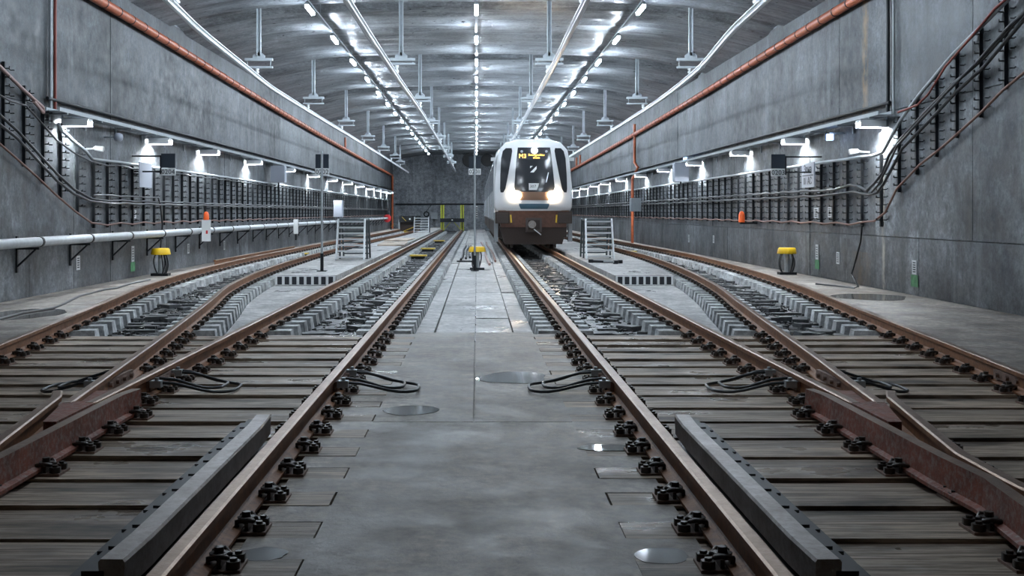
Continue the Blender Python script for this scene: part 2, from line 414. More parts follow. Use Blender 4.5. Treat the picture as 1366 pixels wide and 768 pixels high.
# ------------------------------------------------------------ rails, timbers, fasteners
RP = [(-.075, -.172), (.075, -.172), (.075, -.158), (.03, -.142), (.010, -.128), (.009, -.055), (.035, -.040), (.0365, -.008), (.026, 0), (-.026, 0), (-.0365, -.008), (-.035, -.040), (-.009, -.055), (-.010, -.128), (-.03, -.142), (-.075, -.158)]
RM = [0] * 16; RM[7] = 1; RM[8] = 1; RM[9] = 1
def rail(name, fx, y0, y1, parent, step=.7, straight=False, z=0):
    n = 1 if straight else max(2, int((y1 - y0) / step))
    return MB().sweep(RP, [(fx(y0 + (y1 - y0) * i / n), y0 + (y1 - y0) * i / n, z) for i in range(n + 1)], RM).build(name, ['rail_rust', 'rail_head'], parent)
# ribbed base plate with two bolts and a coiled clip, one side of the rail (points away along +x)
fm = MB()
fm.box(-.02, .19, -.085, .085, -.18, -.166, 1)
fm.box(.088, .105, -.06, .06, -.166, -.13)
fm.tube([(.05, -.04, -.15), (.05, -.055, -.125), (.1, -.06, -.115), (.125, -.03, -.13), (.1, 0, -.12), (.125, .03, -.13), (.1, .06, -.115), (.05, .055, -.125), (.05, .04, -.15)], .012, 5)
fm.disc((.085, 0, -.118), .022, .055, 'z', 6); fm.disc((.085, 0, -.125), .042, .022, 'z', 8)
for yy in (-.05, .05): fm.disc((.155, yy, -.15), .032, .032, 'z', 6); fm.disc((.155, yy, -.132), .017, .02, 'z', 5)
FAST = fm.mesh('fastener', ['fastener_black', 'plate_rust'])
# far e-clips on a concrete block (both sides of the rail)
cm = MB()
for s in (-1, 1):
    cm.box(s * .075 - .03, s * .075 + .05 * 1 if s > 0 else s * .075 + .03, -.07, .07, -.172, -.155)
    cm.tube([(s * .06, -.05, -.14), (s * .10, -.07, -.11), (s * .15, -.03, -.12), (s * .13, .04, -.12), (s * .08, .05, -.13)], .016, 5)
    cm.cbox((s * .12, 0, -.14), (.05, .12, .05))
CLIP = cm.mesh('clip', 'fastener_black')
bm_ = MB(); hw, hl = .15, .375
bv = [(-hl, -hw, -.42), (hl, -hw, -.42), (hl, hw, -.42), (-hl, hw, -.42), (-hl + .035, -hw + .03, -.172), (hl - .035, -hw + .03, -.172), (hl - .035, hw - .03, -.172), (-hl + .035, hw - .03, -.172)]
bm_.add(bv, [(3, 2, 1, 0), (4, 5, 6, 7), (0, 1, 5, 4), (1, 2, 6, 5), (2, 3, 7, 6), (3, 0, 4, 7)])
BLOCK = bm_.mesh('concrete_block', 'block_concrete')

for s, nm in ((-1, 'left'), (1, 'right')):
    mi_, mo_ = MAIN[s]; d = div[s]
    xa = lambda y: d(y) + s * G2; xb = lambda y: d(y) - s * G2
    T = thing('railway_turnout', 'timber-sleepered turnout with rusty rails, crossing and check rail %s of the concrete path' % nm, 'railway turnout', (0, 0, 0))
    # timbers and filler boards
    y = 1.25; row = 0
    while y < JY - .2:
        xin = s * (.735 if s < 0 else .675) + s * R.uniform(-.0, .02); xout = xa(y) + s * .44
        wv = R.uniform(.255, .285)
        x0, x1 = min(xin, xout), max(xin, xout)
        MB().box(x0, x1, y - wv / 2, y + wv / 2, -.30, ZT + R.uniform(-.003, .004)).build('timber_sleeper', 'timber_wood', T)
        # between this timber and the next: concrete at the path edge, boards further out
        yn0, yn1 = y + wv / 2, y + .575 - .128
        if yn1 < JY:
            xc = mi_ - s * .115
            p = s * (.74 if s < 0 else .68)
            MB().box(min(p, xc), max(p, xc), yn0 + .004, yn1 + .002, -.30, ZT - .0005).build('infill', 'floor_concrete', T)
            x2 = xc + s * .01; x3 = mo_ - s * .10
            MB().box(min(x2, x3), max(x2, x3), yn0 + .012, yn1 - .022, -.30, ZT - .018 + R.uniform(-.008, .006)).build('filler_board', 'filler_wood', T)
            x4 = mo_ + s * .0; 
            MB().box(min(x3 + s * .01, xout), max(x3 + s * .01, xout), yn0 + .012, yn1 - .022, -.30, ZT - .02 + R.uniform(-.008, .006)).build('filler_board', 'filler_wood', T)
        y += .575; row += 1
    # rails
    lo = -4.0
    R1 = rail('rail', lambda y: mi_, lo, JY, T, straight=True)
    NOSE = 7.25
    rail('rail', lambda y: mo_, NOSE + .5, JY, T, straight=True)
    rail('rail', xb, NOSE + .5, JY, T)
    rail('rail', xa, lo, JY, T)
    # crossing nose (a solid wedge) and wing rails
    fr = MB()
    pts = [(mo_ - s * .034, NOSE - .2), (mo_ + s * .05, NOSE - .2), (xb(NOSE + .55) + s * .034, NOSE + .55), (mo_ - s * .034, NOSE + .55)]
    if s < 0: pts = pts[::-1]
    fr.prism(pts, -.165, -.002)
    pf = [(mo_ - s * .0, NOSE + .55), (xb(NOSE + .55), NOSE + .55), (xb(NOSE + 1.3), NOSE + 1.3), (mo_, NOSE + 1.3)]
    if s < 0: pf = pf[::-1]
    fr.prism(pf, -.165, -.045)
    fr.build('crossing_nose', ['frog_rust'], T)
    wing = [(lo, mo_), (5.5, mo_), (6.1, mo_ + s * .02), (6.5, mo_ + s * .085), (8.0, xb(8.0) + s * .135), (8.25, xb(8.25) + s * .19)]
    MB().sweep(RP, [(x, y, .004) for y, x in wing], RM).build('wing_rail', ['rail_rust', 'rail_head'], T)
    w2 = [(lo, xb(lo)), (2, xb(2)), (4, xb(4)), (5.5, xb(5.5)), (6.0, mo_ - s * .125), (8.0, mo_ - s * .125), (8.28, mo_ - s * .165)]
    # the crossing casting on the track side carries a tall painted web
    WP = [(-.075, -.172), (.075, -.172), (.075, -.152), (.04, -.14), (.034, -.05), (.034, 0), (-.034, 0), (-.034, -.05), (-.04, -.14), (-.075, -.152)]
    MB().sweep(WP, [(x, y, .012) for y, x in w2], [0, 0, 0, 0, 0, 1, 0, 0, 0, 0]).build('wing_rail', ['frog_rust', 'rail_head'], T, label='wing rail with flaking red and white paint on its web')
    # check rail beside the inner rail
    cx = mi_ + s * .178
    CP = [(-.045, -.10), (.045, -.10), (.05, .012), (.042, .024), (-.042, .024), (-.05, .012)]
    ck = [(cx + s * .012, 4.17, 0), (cx, 4.5, 0), (cx, 6.8, 0), (cx + s * .015, 7.15, 0)]
    MB().sweep(CP, ck, [0, 0, 1, 1, 1, 0]).build('check_rail', ['old_steel', 'old_steel'], T, label='grey flat-topped check rail with cut ends')
    yk = 4.3; kme = MB().box(-.125, -.04, -.13, .13, -.168, -.02).box(-.17, -.12, -.13, .13, -.168, -.04).box(-.215, -.17, -.14, .14, -.168, -.08).box(-.22, .08, -.16, .16, -.18, -.168).mesh('check_chair', 'black_rubber')
    while yk < 7.2:
        o = link('check_chair', kme, T, (cx, yk, 0)); 
        if s > 0: o.rotation_euler.z = math.pi
        yk += .31
    # fasteners on every timber, both sides of each rail
    y = 1.25
    while y < JY - .2:
        lst = [(mi_, 1), (mi_, -1)] if not 4.0 < y < 7.3 else [(mi_, -s)]
        if y > 8.3: lst += [(mo_, -s), (mo_, s), (xb(y), s), (xb(y), -s)] if abs(xb(y) - mo_) > .45 else [(mo_, -s), (xb(y), s)]
        else: lst += [(mo_ - s * .125, -s)] if y > 5.9 else [(mo_, -s), (mo_, s)]
        if 5.9 < y <= 8.3: lst += [(xb(y) + s * .13, s)]
        lst += [(xa(y), 1), (xa(y), -1)]
        if y < 5.5: lst += [(xb(y), 1), (xb(y), -1)]
        for x, dr in lst:
            if y < 2.9 : continue
            o = link('fastener', FAST, T, (x, y + R.uniform(-.02, .02), 0)); 
            if dr < 0: o.rotation_euler.z = math.pi
        y += .575
    # bolted joint bars with earthing loops: joint bars are parts, loops are cables of their own
    for x in (mi_, mo_, xb(9.35), xa(9.6)):
        for q in (-1, 1):
            b = MB().cbox((q * .028, 0, -.09), (.03, .72, .075))
            for k in range(4): b.disc((q * .055, -.27 + .18 * k, -.09), .022, .03, 'x', 6)
            b.build('joint_bar', 'plate_rust', T, loc=(x, 9.4, 0))
    names = (('inner rail of the straight %s track' % nm, mi_, -s), ('outer rail of the straight %s track' % nm, mo_, -s), ('inner rail of the diverging %s track' % nm, xb(9.4), s))
    for txt, x, dr in names:
        c = thing('bond_cable', 'looped black earthing cable bolted to the ' + txt, 'cable', (x, 9.4, ZT + .006))
        L = .62 if x != xb(9.4) else .5
        for k, (a, b, e) in enumerate(((-.30, .28, 1), (-.36, .34, .8))):
            pts = []
            for i in range(17):
                t = i / 16; ang = math.pi * t
                pts.append((dr * (.06 + L * e * abs(math.sin(ang)) ** .8), .30 * e * (-1 if math.cos(ang) > 0 else 1) * abs(math.cos(ang)) ** .45 + .08 * k, .02 + .09 * abs(math.cos(ang)) ** 8 + .012 * k))
            MB().tube(pts, .013, 6).build('cable_loop', 'cable_black', c)
        for a in (-.33, .31): MB().cbox((dr * .085, a, .10), (.09, .07, .055)).disc((dr * .09, a, .135), .018, .03, 'z', 6).build('lug', 'galvanised', c)

# ------------------------------------------------------------ plain tracks on concrete blocks, beyond the turnouts
PITCH = .56
def track(s, kind, label):
    T = thing('railway_track', label, 'railway track', (0, 0, 0))
    if kind == 'straight': fx = [lambda y, x=MAIN[s][0]: x, lambda y, x=MAIN[s][1]: x]
    else: fx = [lambda y: div[s](y) - s * G2, lambda y: div[s](y) + s * G2]
    for f in fx: rail('rail', f, JY + .004, END, T, step=1.2, straight=(kind == 'straight'))
    far = MB(); farc = MB()
    for f in fx:
        y = JY + .22
        while y < END - .3:
            x = f(y); a = -math.atan((f(y + .1) - f(y - .1)) / .2)
            if y < 47:
                b = link('concrete_block', BLOCK, T, (x, y, 0), a)
                link('clip', CLIP, b, kind='stuff')
            else:
                M = Matrix.Translation((x, y, 0)); far.add([M @ Vector(p) for p in bv], [(4, 5, 6, 7), (0, 1, 5, 4), (1, 2, 6, 5), (2, 3, 7, 6), (3, 0, 4, 7)])
                farc.cbox((x - .11, y, -.14), (.09, .14, .06)); farc.cbox((x + .11, y, -.14), (.09, .14, .06))
            y += PITCH
    far.build('concrete_blocks', 'block_concrete', T, kind='stuff'); farc.build('clips', 'fastener_black', T, kind='stuff')
    return fx, T
TR = {}; TRT = {}
for s, nm in ((-1, 'left'), (1, 'right')):
    TR[s, 0], TRT[s, 0] = track(s, 'straight', 'straight %s track on concrete blocks, %s' % (nm, 'running to the yellow-green buffer stop' if s < 0 else 'carrying the white train'))
    TR[s, 1], TRT[s, 1] = track(s, 'curved', 'curving %s track on concrete blocks beside the %s wall' % (nm, nm))
# wet rubble bed between the rails
for (s, k), fx in TR.items():
    nn = 46; ww = lambda u: (lambda y: (fx[0](y) + fx[1](y)) / 2 + u)
    MB().prism(strip_poly(ww(-.43), ww(.43), JY + .02, END, nn), -.42, -.335).build('wet_bed', 'trough_concrete', TRT[s, k])
    mb = MB(); y = JY + .1
    rr = random.Random(10 * s + k)
    n = 0
    while y < 60:
        for _ in range(int(15 if y < 30 else 7)):
            u = rr.uniform(-.42, .42); yy = y + rr.uniform(0, .5); xm = (fx[0](yy) + fx[1](yy)) / 2
            q = rr.random(); sz = rr.uniform(.02, .05) if q < .86 else rr.uniform(.08, .22)
            mb.cbox((xm + u, yy, -.335 + sz * .12), (sz * rr.uniform(.8, 1.8), sz, sz * (.8 if q < .86 else .3)), 0 if q < .75 else 1, rr.uniform(0, 3), rr.uniform(-.3, .3) if q < .86 else 0, rr.uniform(-.3, .3) if q < .86 else 0)
        if rr.random() < .55:
            yy = y + rr.uniform(0, .5); xm = (fx[0](yy) + fx[1](yy)) / 2 + rr.uniform(-.2, .2); l_ = rr.uniform(.2, .6)
            mb.cbox((xm, yy, -.325), (l_, rr.uniform(.08, .16), .04), 1, rr.uniform(-.06, .06))
        y += .5
    mb.build('rubble_bed', ['gravel', 'rubble'], TRT[s, k], kind='stuff', label='dark wet rubble between the rails')
# yellow plates between rails
for i, (px, py, Y, txt) in enumerate(((558, 338.5, 39.5, 'nearest of the three yellow plates between the rails of the straight left track'), (571, 329.6, 47, 'middle yellow plate between the rails of the straight left track'), (586, 319.3, 60, 'farthest yellow plate between the rails of the straight left track'),
        (400, 331, 41.5, 'yellow plate between the rails of the curving left track, nearest the grey pole'), (838, 329.3, 43.5, 'yellow plate between the rails of the curving right track'))):
    p = P(px, py, Y)
    t = thing('track_plate', txt, 'plate', (p.x, Y, -.42))
    MB().box(-.30, .30, -.26, .26, .19, .235).build('plate', 'yellow_paint', t)
    MB().box(-.24, .24, -.2, .2, .085, .19).build('pedestal', 'black_steel', t)

# ------------------------------------------------------------ ceiling lamps in three rows
LP = 4.87
LY = [27.75 - LP * 2 + LP * i for i in range(17)]
hs = MB().box(-.045, .045, -.58, .58, .03, .075).box(-.015, .015, -.5, -.47, .075, .12).box(-.015, .015, .47, .5, .075, .12).mesh('housing', 'grey_paint')
tb = MB().box(-.036, .036, -.55, .55, -.035, .03).mesh('diffuser', 'lamp_tube')
ZL = 6.30
for x, nm in ((-4.12, 'left'), (-.01, 'middle'), (4.05, 'right')):
    zt = ZL + .12
    z = zt + .028
    tr = MB().box(x - .035, x + .035, -4, 104.5, zt, zt + .05)
    yh = -3
    while yh < 104:
        tr.box(x - .008, x + .008, yh - .008, yh + .008, zt + .05, zc(x) + .12); yh += 2.51
    tr = tr.build('lighting_rail', 'grey_paint'); tag(tr, 'long thin grey rail under the ceiling that carries the %s row of tube lights' % nm, 'rail')
    vis = [y for y in LY if y > 26]
    for y in ([LY[0] - LP * 2, LY[0] - LP] if nm == 'middle' else []) + LY:  # two extra unseen lamps added to the middle row to brighten the near floor
        j = vis.index(y) if y in vis else None
        lab = ('%s tube light of the %s ceiling row, counted from the camera' % (ORD[j], nm)) if j is not None else '%s of the %s row\'s tube lights overhead, above the top edge of the photo' % (ORD[int((y - LY[0]) / LP + 3.01)], nm)
        t = thing('ceiling_light', lab, 'light', (x, y, ZL), 'ceiling tube lights')
        link('housing', hs, t); link('diffuser', tb, t)

# ------------------------------------------------------------ overhead contact rails and their hangers
CRP = [(-.055, .10), (.055, .10), (.055, .085), (.02, .08), (.02, .03), (.04, .0), (.02, -.012), (-.02, -.012), (-.04, .0), (-.02, .03), (-.02, .08), (-.055, .085)]
ZR = 4.75
CR = {
 'outer left': [(-6, -3.9), (8, -4.35), (14, -4.78), (18.2, -5.06), (21.4, -5.31), (27, -5.57), (32, -5.77), (54, -5.82), (80, -5.9), (99, -6.0)],
 'inner left': [(-6, -2.1), (18, -2.14), (29, -2.06), (40, -1.93), (60, -1.86), (97, -1.84)],
 'inner right': [(-6, 1.8), (18, 1.81), (29, 1.83), (50, 1.76), (99, 1.75)],
 'outer right': [(-6, 3.9), (8, 4.2), (14, 4.5), (18.2, 4.74), (21.4, 4.9), (27.7, 5.43), (37, 5.72), (66, 5.82), (99, 5.8)]}
HX = {'outer left': -5.62, 'inner left': -1.95, 'inner right': 1.87, 'outer right': 5.52}
for nm, tab in CR.items():
    ys = [-6 + (tab[-1][0] + 6) * i / 70 for i in range(71)]
    o = MB().sweep(CRP, [(interp(tab, y), y, ZR + (.25 * ((y - tab[-1][0] + 5) / 5) ** 2 * -.0)) for y in ys]).build('contact_rail', 'aluminium')
    tag(o, 'bright aluminium overhead contact rail, the %s one of the four' % nm, 'rail')
    for i in range(-1, 7):
        y = 29 + 9.7 * i; x = HX[nm]
        xr = interp(tab, y); x = x if abs(x - xr) < .3 else xr + .2 * (1 if xr > 0 else -1) * -1 * 0
        lab = '%s T-shaped hanger of the %s overhead contact rail' % (ORD[i], nm) if i >= 0 else 'hanger of the %s contact rail at the very top edge of the photo' % nm
        t = thing('contact_rail_hanger', lab, 'hanger', (x, y, ZR + .1), 'overhead contact rail hangers')
        zt = zc(x) + .05 - (ZR + .1)
        if 0: pass
        groove = .1
        pm = MB().box(-.055, .055, -.012, .012, .5, zt + groove); pm.box(-.055, -.035, -.05, .05, .5, zt + groove); pm.box(.035, .055, -.05, .05, .5, zt + groove)
        pm.build('post', 'bracket_grey', t)
        MB().box(-.16, .16, -.10, .10, zt - .02, zt + .03).build('ceiling_plate', 'bracket_grey', t)
        MB().add([(-.16, -.012, .42), (.16, -.012, .42), (.16, -.012, .5), (.06, -.012, .58), (-.06, -.012, .58), (-.16, -.012, .5), (-.16, .012, .42), (.16, .012, .42), (.16, .012, .5), (.06, .012, .58), (-.06, .012, .58), (-.16, .012, .5)],
                 [(0, 1, 2, 3, 4, 5), (11, 10, 9, 8, 7, 6), (0, 6, 7, 1), (1, 7, 8, 2), (2, 8, 9, 3), (3, 9, 10, 4), (4, 10, 11, 5), (5, 11, 6, 0)]).build('gusset', 'bracket_grey', t)
        MB().box(-.36, .36, -.05, .05, .36, .43).build('crossbar', 'bracket_grey', t)
        zlow = .17 if 'outer' in nm else .26
        MB().box(-.36, .36, -.04, .04, zlow, zlow + .05).build('lower_bar', 'bracket_grey', t)
        for q in (-.3, .3): MB().disc((q, 0, (.36 + zlow) / 2 + .02), .012, .4 - zlow, 'z', 6).build('threaded_rod', 'galvanised', t)
        ins = MB(); xo = max(-.3, min(.3, xr - x))
        for k in range(4): ins.disc((xo, 0, .03 + k * (zlow - .02) / 4), .055 if k % 2 else .032, (zlow) / 4, 'z', 10)
        ins.build('insulator', 'white_paint', t)

# ------------------------------------------------------------ wall lamps, cable tray, pipes on the walls
TRY = 3.10
lampL = [21.3, 26.9, 31.9, 38.3, 45.2, 52.2, 59, 66, 73, 80, 86, 92, 98]
lampR = [21.6, 26.9, 32.4, 39.2, 45.5, 52, 59, 66.5, 72.5, 79.5, 86, 92.5, 98.5]
tubem = MB().tube([(.05, 0, -.065), (.50, 0, -.065)], .034, 8).mesh('tube', 'wall_tube')
capm = MB().box(.03, .53, -.13, .13, -.03, .01).box(.03, .53, -.136, -.126, -.13, -.03).box(.03, .53, .126, .136, -.13, -.03).box(.06, .10, -.03, .03, -.09, -.02).box(.505, .53, -.03, .03, -.09, -.02).mesh('fitting', 'white_paint')
armm = MB().box(.0, .5, -.02, .02, .0, .03).box(0, .03, -.03, .03, -.12, .12).mesh('arm', 'grey_paint')
for s, nm, ly in ((-1, 'left', lampL), (1, 'right', lampR)):
    rz = 0 if s < 0 else math.pi
    for i, y in enumerate(ly):
        t = thing('wall_lamp', '%s lamp from the camera in the row along the %s wall' % (ORD[i], nm), 'lamp', (s * WX, y, TRY - .035), 'tube lamps along the walls', rz)
        link('tube', tubem, t); link('fitting', capm, t); link('arm', armm, t)
    # tray
    t = thing('cable_tray', 'light grey cable tray running high along the %s wall above its lamps' % nm, 'cable tray', (s * WX, 0, TRY), None, rz)
    yy0, yy1 = (20.2, 104) if s < 0 else (-104, -21.0)
    MB().box(.10, .36, yy0, yy1, .03, .042).box(.10, .115, yy0, yy1, .042, .10).box(.345, .36, yy0, yy1, .042, .10).build('channel', 'grey_paint', t)
    y = 20.6
    while y < 103:
        MB().box(0, .36, -.025, .025, 0, .03).box(0, .03, -.03, .03, -.16, .1).build('arm', 'grey_paint', t, loc=(0, y if s < 0 else -y - .9, 0)) if y < 62 else None
        y += 1.9
    # dark conduit above the tray
    o = MB().tube([(s * (WX - .06), yy, 3.38) for yy in (20.4 if s < 0 else 21.2, 60, 104.5)], .032, 8).build('conduit', 'black_steel')
    tag(o, 'thin dark conduit running above the cable tray of the %s wall' % nm, 'conduit')
    # orange pipe with black clamps
    tab = [(13, 5.75), (23, 5.64), (27, 5.58), (40, 5.33), (55, 5.12), (86, 4.80), (104, 4.66)]
    t = thing('orange_pipe', 'thick orange pipe with black clamps high on the %s wall' % nm, 'pipe', (s * (WX - .13), 0, 0))
    ys = [13 + i * 3.0 for i in range(31)]
    MB().tube([(0, y, interp(tab, y)) for y in ys], .10, 12).build('pipe', 'pipe_orange', t)
    cme = MB().tube([(0, -.02, 0), (0, .02, 0)], .108, 12).box(min(0, s * .13), max(0, s * .13), -.015, .015, -.012, .012).mesh('clamp', 'black_steel')
    y = 15
    while y < 102: link('clamp', cme, t, (0, y, interp(tab, y))); y += .92
    if s < 0:
        zz = interp(tab, 102.6); MB().tube([(0, 102.7, zz - .05), (0, 102.9, zz - .35), (0, 102.9, .4), (0, 102.9, -.18)], .10, 10).build('downpipe', 'pipe_orange', t)
        MB().tube([(.0, 66, interp(tab, 66)), (.0, 66, interp(tab, 66) + .7)], .06, 8).build('branch_pipe', 'pipe_orange', t)
    else:
        zz = interp(tab, 55); MB().tube([(0, 55, zz + .5), (0, 55, zz - .1), (0, 55, 3.75), (0.05, 54.2, 3.45), (-.22, 54.2, 2.9), (-.22, 54.2, -.18)], .07, 10).build('downpipe', 'pipe_orange', t)
        for y in (84, 87): MB().tube([(0, y, interp(tab, y)), (0, y, interp(tab, y) + .75)], .07, 8).build('branch_pipe', 'pipe_orange', t)

# racks of dark uprights with hook pins
hk = MB()
for k in range(9):
    z = .12 + k * .145
    hk.box(.03, .13, -.012, .012, z, z + .018); hk.box(.115, .13, -.012, .012, z + .018, z + .045)
    hk.box(.0, .02, .27, .288, z + .02, z + .038); hk.box(.02, .09, .27, .288, z + .005, z + .022)
HOOK = hk.mesh('hook_pins', 'black_steel')
UP = MB().box(0, .055, -.03, .03, 0, 1.40).box(0, .012, -.05, .05, .02, .1).box(0, .012, -.05, .05, 1.3, 1.38).mesh('upright', 'black_steel')
for s, nm in ((-1, 'left'), (1, 'right')):
    rz = 0 if s < 0 else math.pi
    T = thing('cable_rack', 'long row of dark upright rack posts with hook pins along the %s wall' % nm, 'cable rack', (s * WX, 0, 0), None, rz)
    L = [(18.6, 2.40), (19.45, 2.10), (20.3, 1.83), (21.15, 1.58), (22.05, 1.30)] if s < 0 else [(15.8, 3.42), (16.65, 3.13), (17.47, 2.78), (18.34, 2.52), (19.15, 2.25), (20.0, 1.98), (20.84, 1.68), (21.75, 1.03)]
    y = 22.98 if s < 0 else 22.85
    while y < 101: L.append((y, .99 if s < 0 else 1.02)); y += .86 if s < 0 else .9
    for y, z in L:
        u = link('upright', UP, T, (0, y * (1 if s < 0 else -1), z))
        if y < 70: link('hook_pins', HOOK, u, kind='stuff')
def cable(pts, r, mat, label, name='cable', n=6):
    return tag(MB().tube(pts, r, n).build(name, mat), label, 'cable')
def along(s, z, y0, y1, x=.12, sag=.012, step=.86):
    n = int((y1 - y0) / step); return [Vector((s * (WX - x), y0 + (y1 - y0) * i / n, z + (sag if i % 2 else -sag))) for i in range(n + 1)]
def wl(s, L, off=.13): return [W(s, a, b, off) for a, b in L]
cable([W(-1, a, b, .13) for a, b in ((78, 165), (81.6, 173), (98.8, 188.8), (114.4, 201), (123, 212))] + along(-1, 2.385, 23.4, 97, .13, .004), .035, 'cable_grey', 'pale grey conduit along the tops of the left rack posts', 'conduit')
cable(wl(-1, [(-20, 135), (0, 153.4), (23.4, 174.5), (47, 200), (75, 230.7), (98, 251.8), (122, 265)]) + along(-1, 1.56, 23.6, 97), .026, 'cable_black', 'black cable sloping down the left wall and along its rack, upper of the pair')
cable(wl(-1, [(-20, 152), (0, 166), (23, 184), (47, 210), (75, 240), (98, 258), (120, 268)], .16) + along(-1, 1.50, 23.8, 97, .16), .026, 'cable_black', 'black cable sloping down the left wall and along its rack, lower of the pair')
cable(along(-1, 1.66, 22.6, 27.2, .14, .01) + [Vector((-WX + .14, 27.4, 1.5)), Vector((-WX + .14, 27.6, 1.0)), Vector((-WX + .16, 27.3, .3))], .022, 'cable_black', 'short grey-black cable on the left rack that drops to the yellow-capped box')
cable(wl(-1, [(-20, 176), (0, 192), (23, 212), (51.5, 237.7), (75, 260), (100.7, 282), (121.8, 297)], .1) + along(-1, 1.06, 23.6, 97, .1, .02), .02, 'cable_brown', 'thin brown cable along the feet of the left rack posts')
cable(wl(-1, [(-20, 72), (0, 89), (28.6, 117.5), (57, 143), (58, 150), (45, 135)], .1), .034, 'cable_pink', 'thick pinkish conduit sloping down to the nearest lamp of the left wall', 'conduit')
cable(wl(-1, [(-20, 116), (14, 134.7), (35, 141), (75, 186), (100.7, 205), (121, 215)], .17) + along(-1, 2.30, 23.4, 97, .17, .02), .018, 'cable_black', 'thin dark cable hanging just below the pale conduit of the left rack')
cable(wl(1, [(1385, -42), (1344, 0), (1312.5, 31.5), (1269.5, 74.5), (1226.6, 126), (1200.8, 160.5), (1177.5, 203)]) + along(1, 2.42, 21.9, 98, .13, .004), .034, 'cable_grey', 'pale grey conduit along the tops of the right rack posts', 'conduit')
cable(wl(1, [(1385, -50), (1350, -8), (1327, 11.5), (1301, 43), (1261, 89), (1238, 126), (1223.7, 140), (1198, 150)], .18), .02, 'cable_red', 'red cable wound along the sloping pale conduit of the right wall')
cable(wl(1, [(1390, -3), (1366, 17), (1312.5, 77), (1272, 112), (1238, 146), (1201, 186), (1186.5, 206), (1177, 231), (1166.8, 243.8), (1155.9, 254.7), (1145, 248.4), (1134, 246.5), (1114, 253)], .18) + along(1, 1.80, 25.6, 98, .16), .03, 'cable_black', 'upper black cable climbing the right wall and along the middle of its rack')
cable(wl(1, [(1390, 6), (1366, 26), (1312.5, 89), (1275, 123), (1238, 163), (1203.6, 197.7), (1179.6, 243.8), (1170.4, 256.6), (1159.5, 260), (1137.6, 255.7), (1112, 259)], .15) + along(1, 1.68, 25.7, 98, .13), .03, 'cable_black', 'lower black cable climbing the right wall and along the middle of its rack')
cable(wl(1, [(1386, 0), (1345, 36), (1304, 82), (1262, 124), (1228, 160), (1197, 194), (1184, 222), (1172, 246), (1163, 256)], .22), .024, 'cable_black', 'third black cable looped beside the climbing pair on the right wall')
cable(wl(1, [(1386, 84), (1366, 97), (1338, 120), (1309.6, 149), (1278, 177.6), (1255, 197.7), (1226.6, 220), (1196, 252), (1181, 283), (1166.6, 294.6), (1150, 296)], .09) + along(1, 1.07, 23.4, 98, .09, .02), .022, 'cable_brown', 'brown cable along the feet of the climbing right rack posts')
for s, px, mat, r, txt in ((-1, 67.5, 'cable_grey', .03, 'grey conduit running up the left wall from the nearest lamp'), (-1, 73.5, 'cable_red', .03, 'dark red conduit running up the left wall from the nearest lamp'), (1, 1184.5, 'black_steel', .035, 'black conduit running up the right wall from the nearest lamp'), (1, 1192, 'cable_grey', .026, 'grey conduit running up the right wall from the nearest lamp')):
    a = W(s, px, 150, .05); cable([(a.x, a.y, 3.15), (a.x, a.y, 5.0), (a.x, a.y + .03, 6.1)], r, mat, txt, 'conduit')
# hose down the right wall and over the ledge
a = W(1, 1150, 300, .05)
cable([a, W(1, 1148, 322, .04), W(1, 1142, 345, .05), W(1, 1136, 366, .06), (7.6, 22.4, -.165), (7.35, 21.9, -.168), (7.2, 22.6, -.168), (7.0, 23.2, -.168)], .02, 'cable_black', 'black hose hanging down the right wall onto the floor ledge', 'hose')
fl = [(-20, 431), (0, 425), (30, 417), (70, 411), (85, 405), (105, 395), (140, 386), (155, 384), (175, 378), (200, 373)]
cable([((px - CX) * (1.475 * F / (py - CY)) / F, 1.475 * F / (py - CY), -.166) for px, py in fl], .02, 'cable_black', 'black cable snaking over the floor ledge at the foot of the left wall')

# big grey pipe on angle brackets, left wall
t = thing('grey_pipe', 'thick light grey pipe on black brackets low along the left wall', 'pipe', (-WX + .28, 0, .80))
MB().tube([(0, -8, 0), (0, 30, 0), (0, 60, 0), (0, 95, 0)], .085, 14).build('pipe', 'pipe_grey', t)
jm = MB().tube([(0, -.04, 0), (0, .04, 0)], .094, 14).mesh('clamp_ring', 'black_steel')
bk = MB().box(-.28, -.25, -.025, .025, -.52, .10).box(-.28, .12, -.025, .025, -.125, -.088).bar((-.26, 0, -.42), (.06, 0, -.12), .04, .03).mesh('bracket', 'black_steel')
y = 14.1
while y < 94: link('bracket', bk, t, (0, y, 0)); link('clamp_ring', jm, t, (0, y + .3, 0)); y += 2.53
MB().tube([(0, 95.05, 0), (0, 95.2, 0)], .34, 16).build('end_flange', 'red_paint', t, label='round red flange closing the far end of the pipe')

# ------------------------------------------------------------ boxes, signs and small things on the walls
def equipment(name, label, cat, c, d, mat, s):                 # a wall cabinet: body, door, conduit below
    t = thing(name, label, cat, (c[0], c[1], c[2]))
    w, dep, h = d
    b = MB().box(-dep / 2, dep / 2, -w / 2, w / 2, 0, h).build('body', mat, t)
    MB().box(-dep / 2 + .0, dep / 2, -w / 2 - .012, -w / 2, .03, h - .03).build('end_plate', mat, t)
    x = -s * (dep / 2); MB().box(min(x, x - s * .014), max(x, x - s * .014), -w / 2 + .03, w / 2 - .03, .03, h - .03).build('door', mat, t)
    MB().tube([(0, 0, 0), (0, 0, -.25)], .03, 8).build('conduit', 'black_steel', t)
    return t
equipment('wall_cabinet', 'grey cabinet under the left wall\'s cable tray between its third and fifth lamps', 'cabinet', (-7.40, 42, 2.42), (.5, .5, .62), 'sign_grey', -1)
equipment('wall_cabinet', 'pale grey cabinet on the middle of the left rack behind the tall left pole', 'cabinet', (-7.38, 60, 1.05), (.6, .45, .9), 'sign_grey', -1)
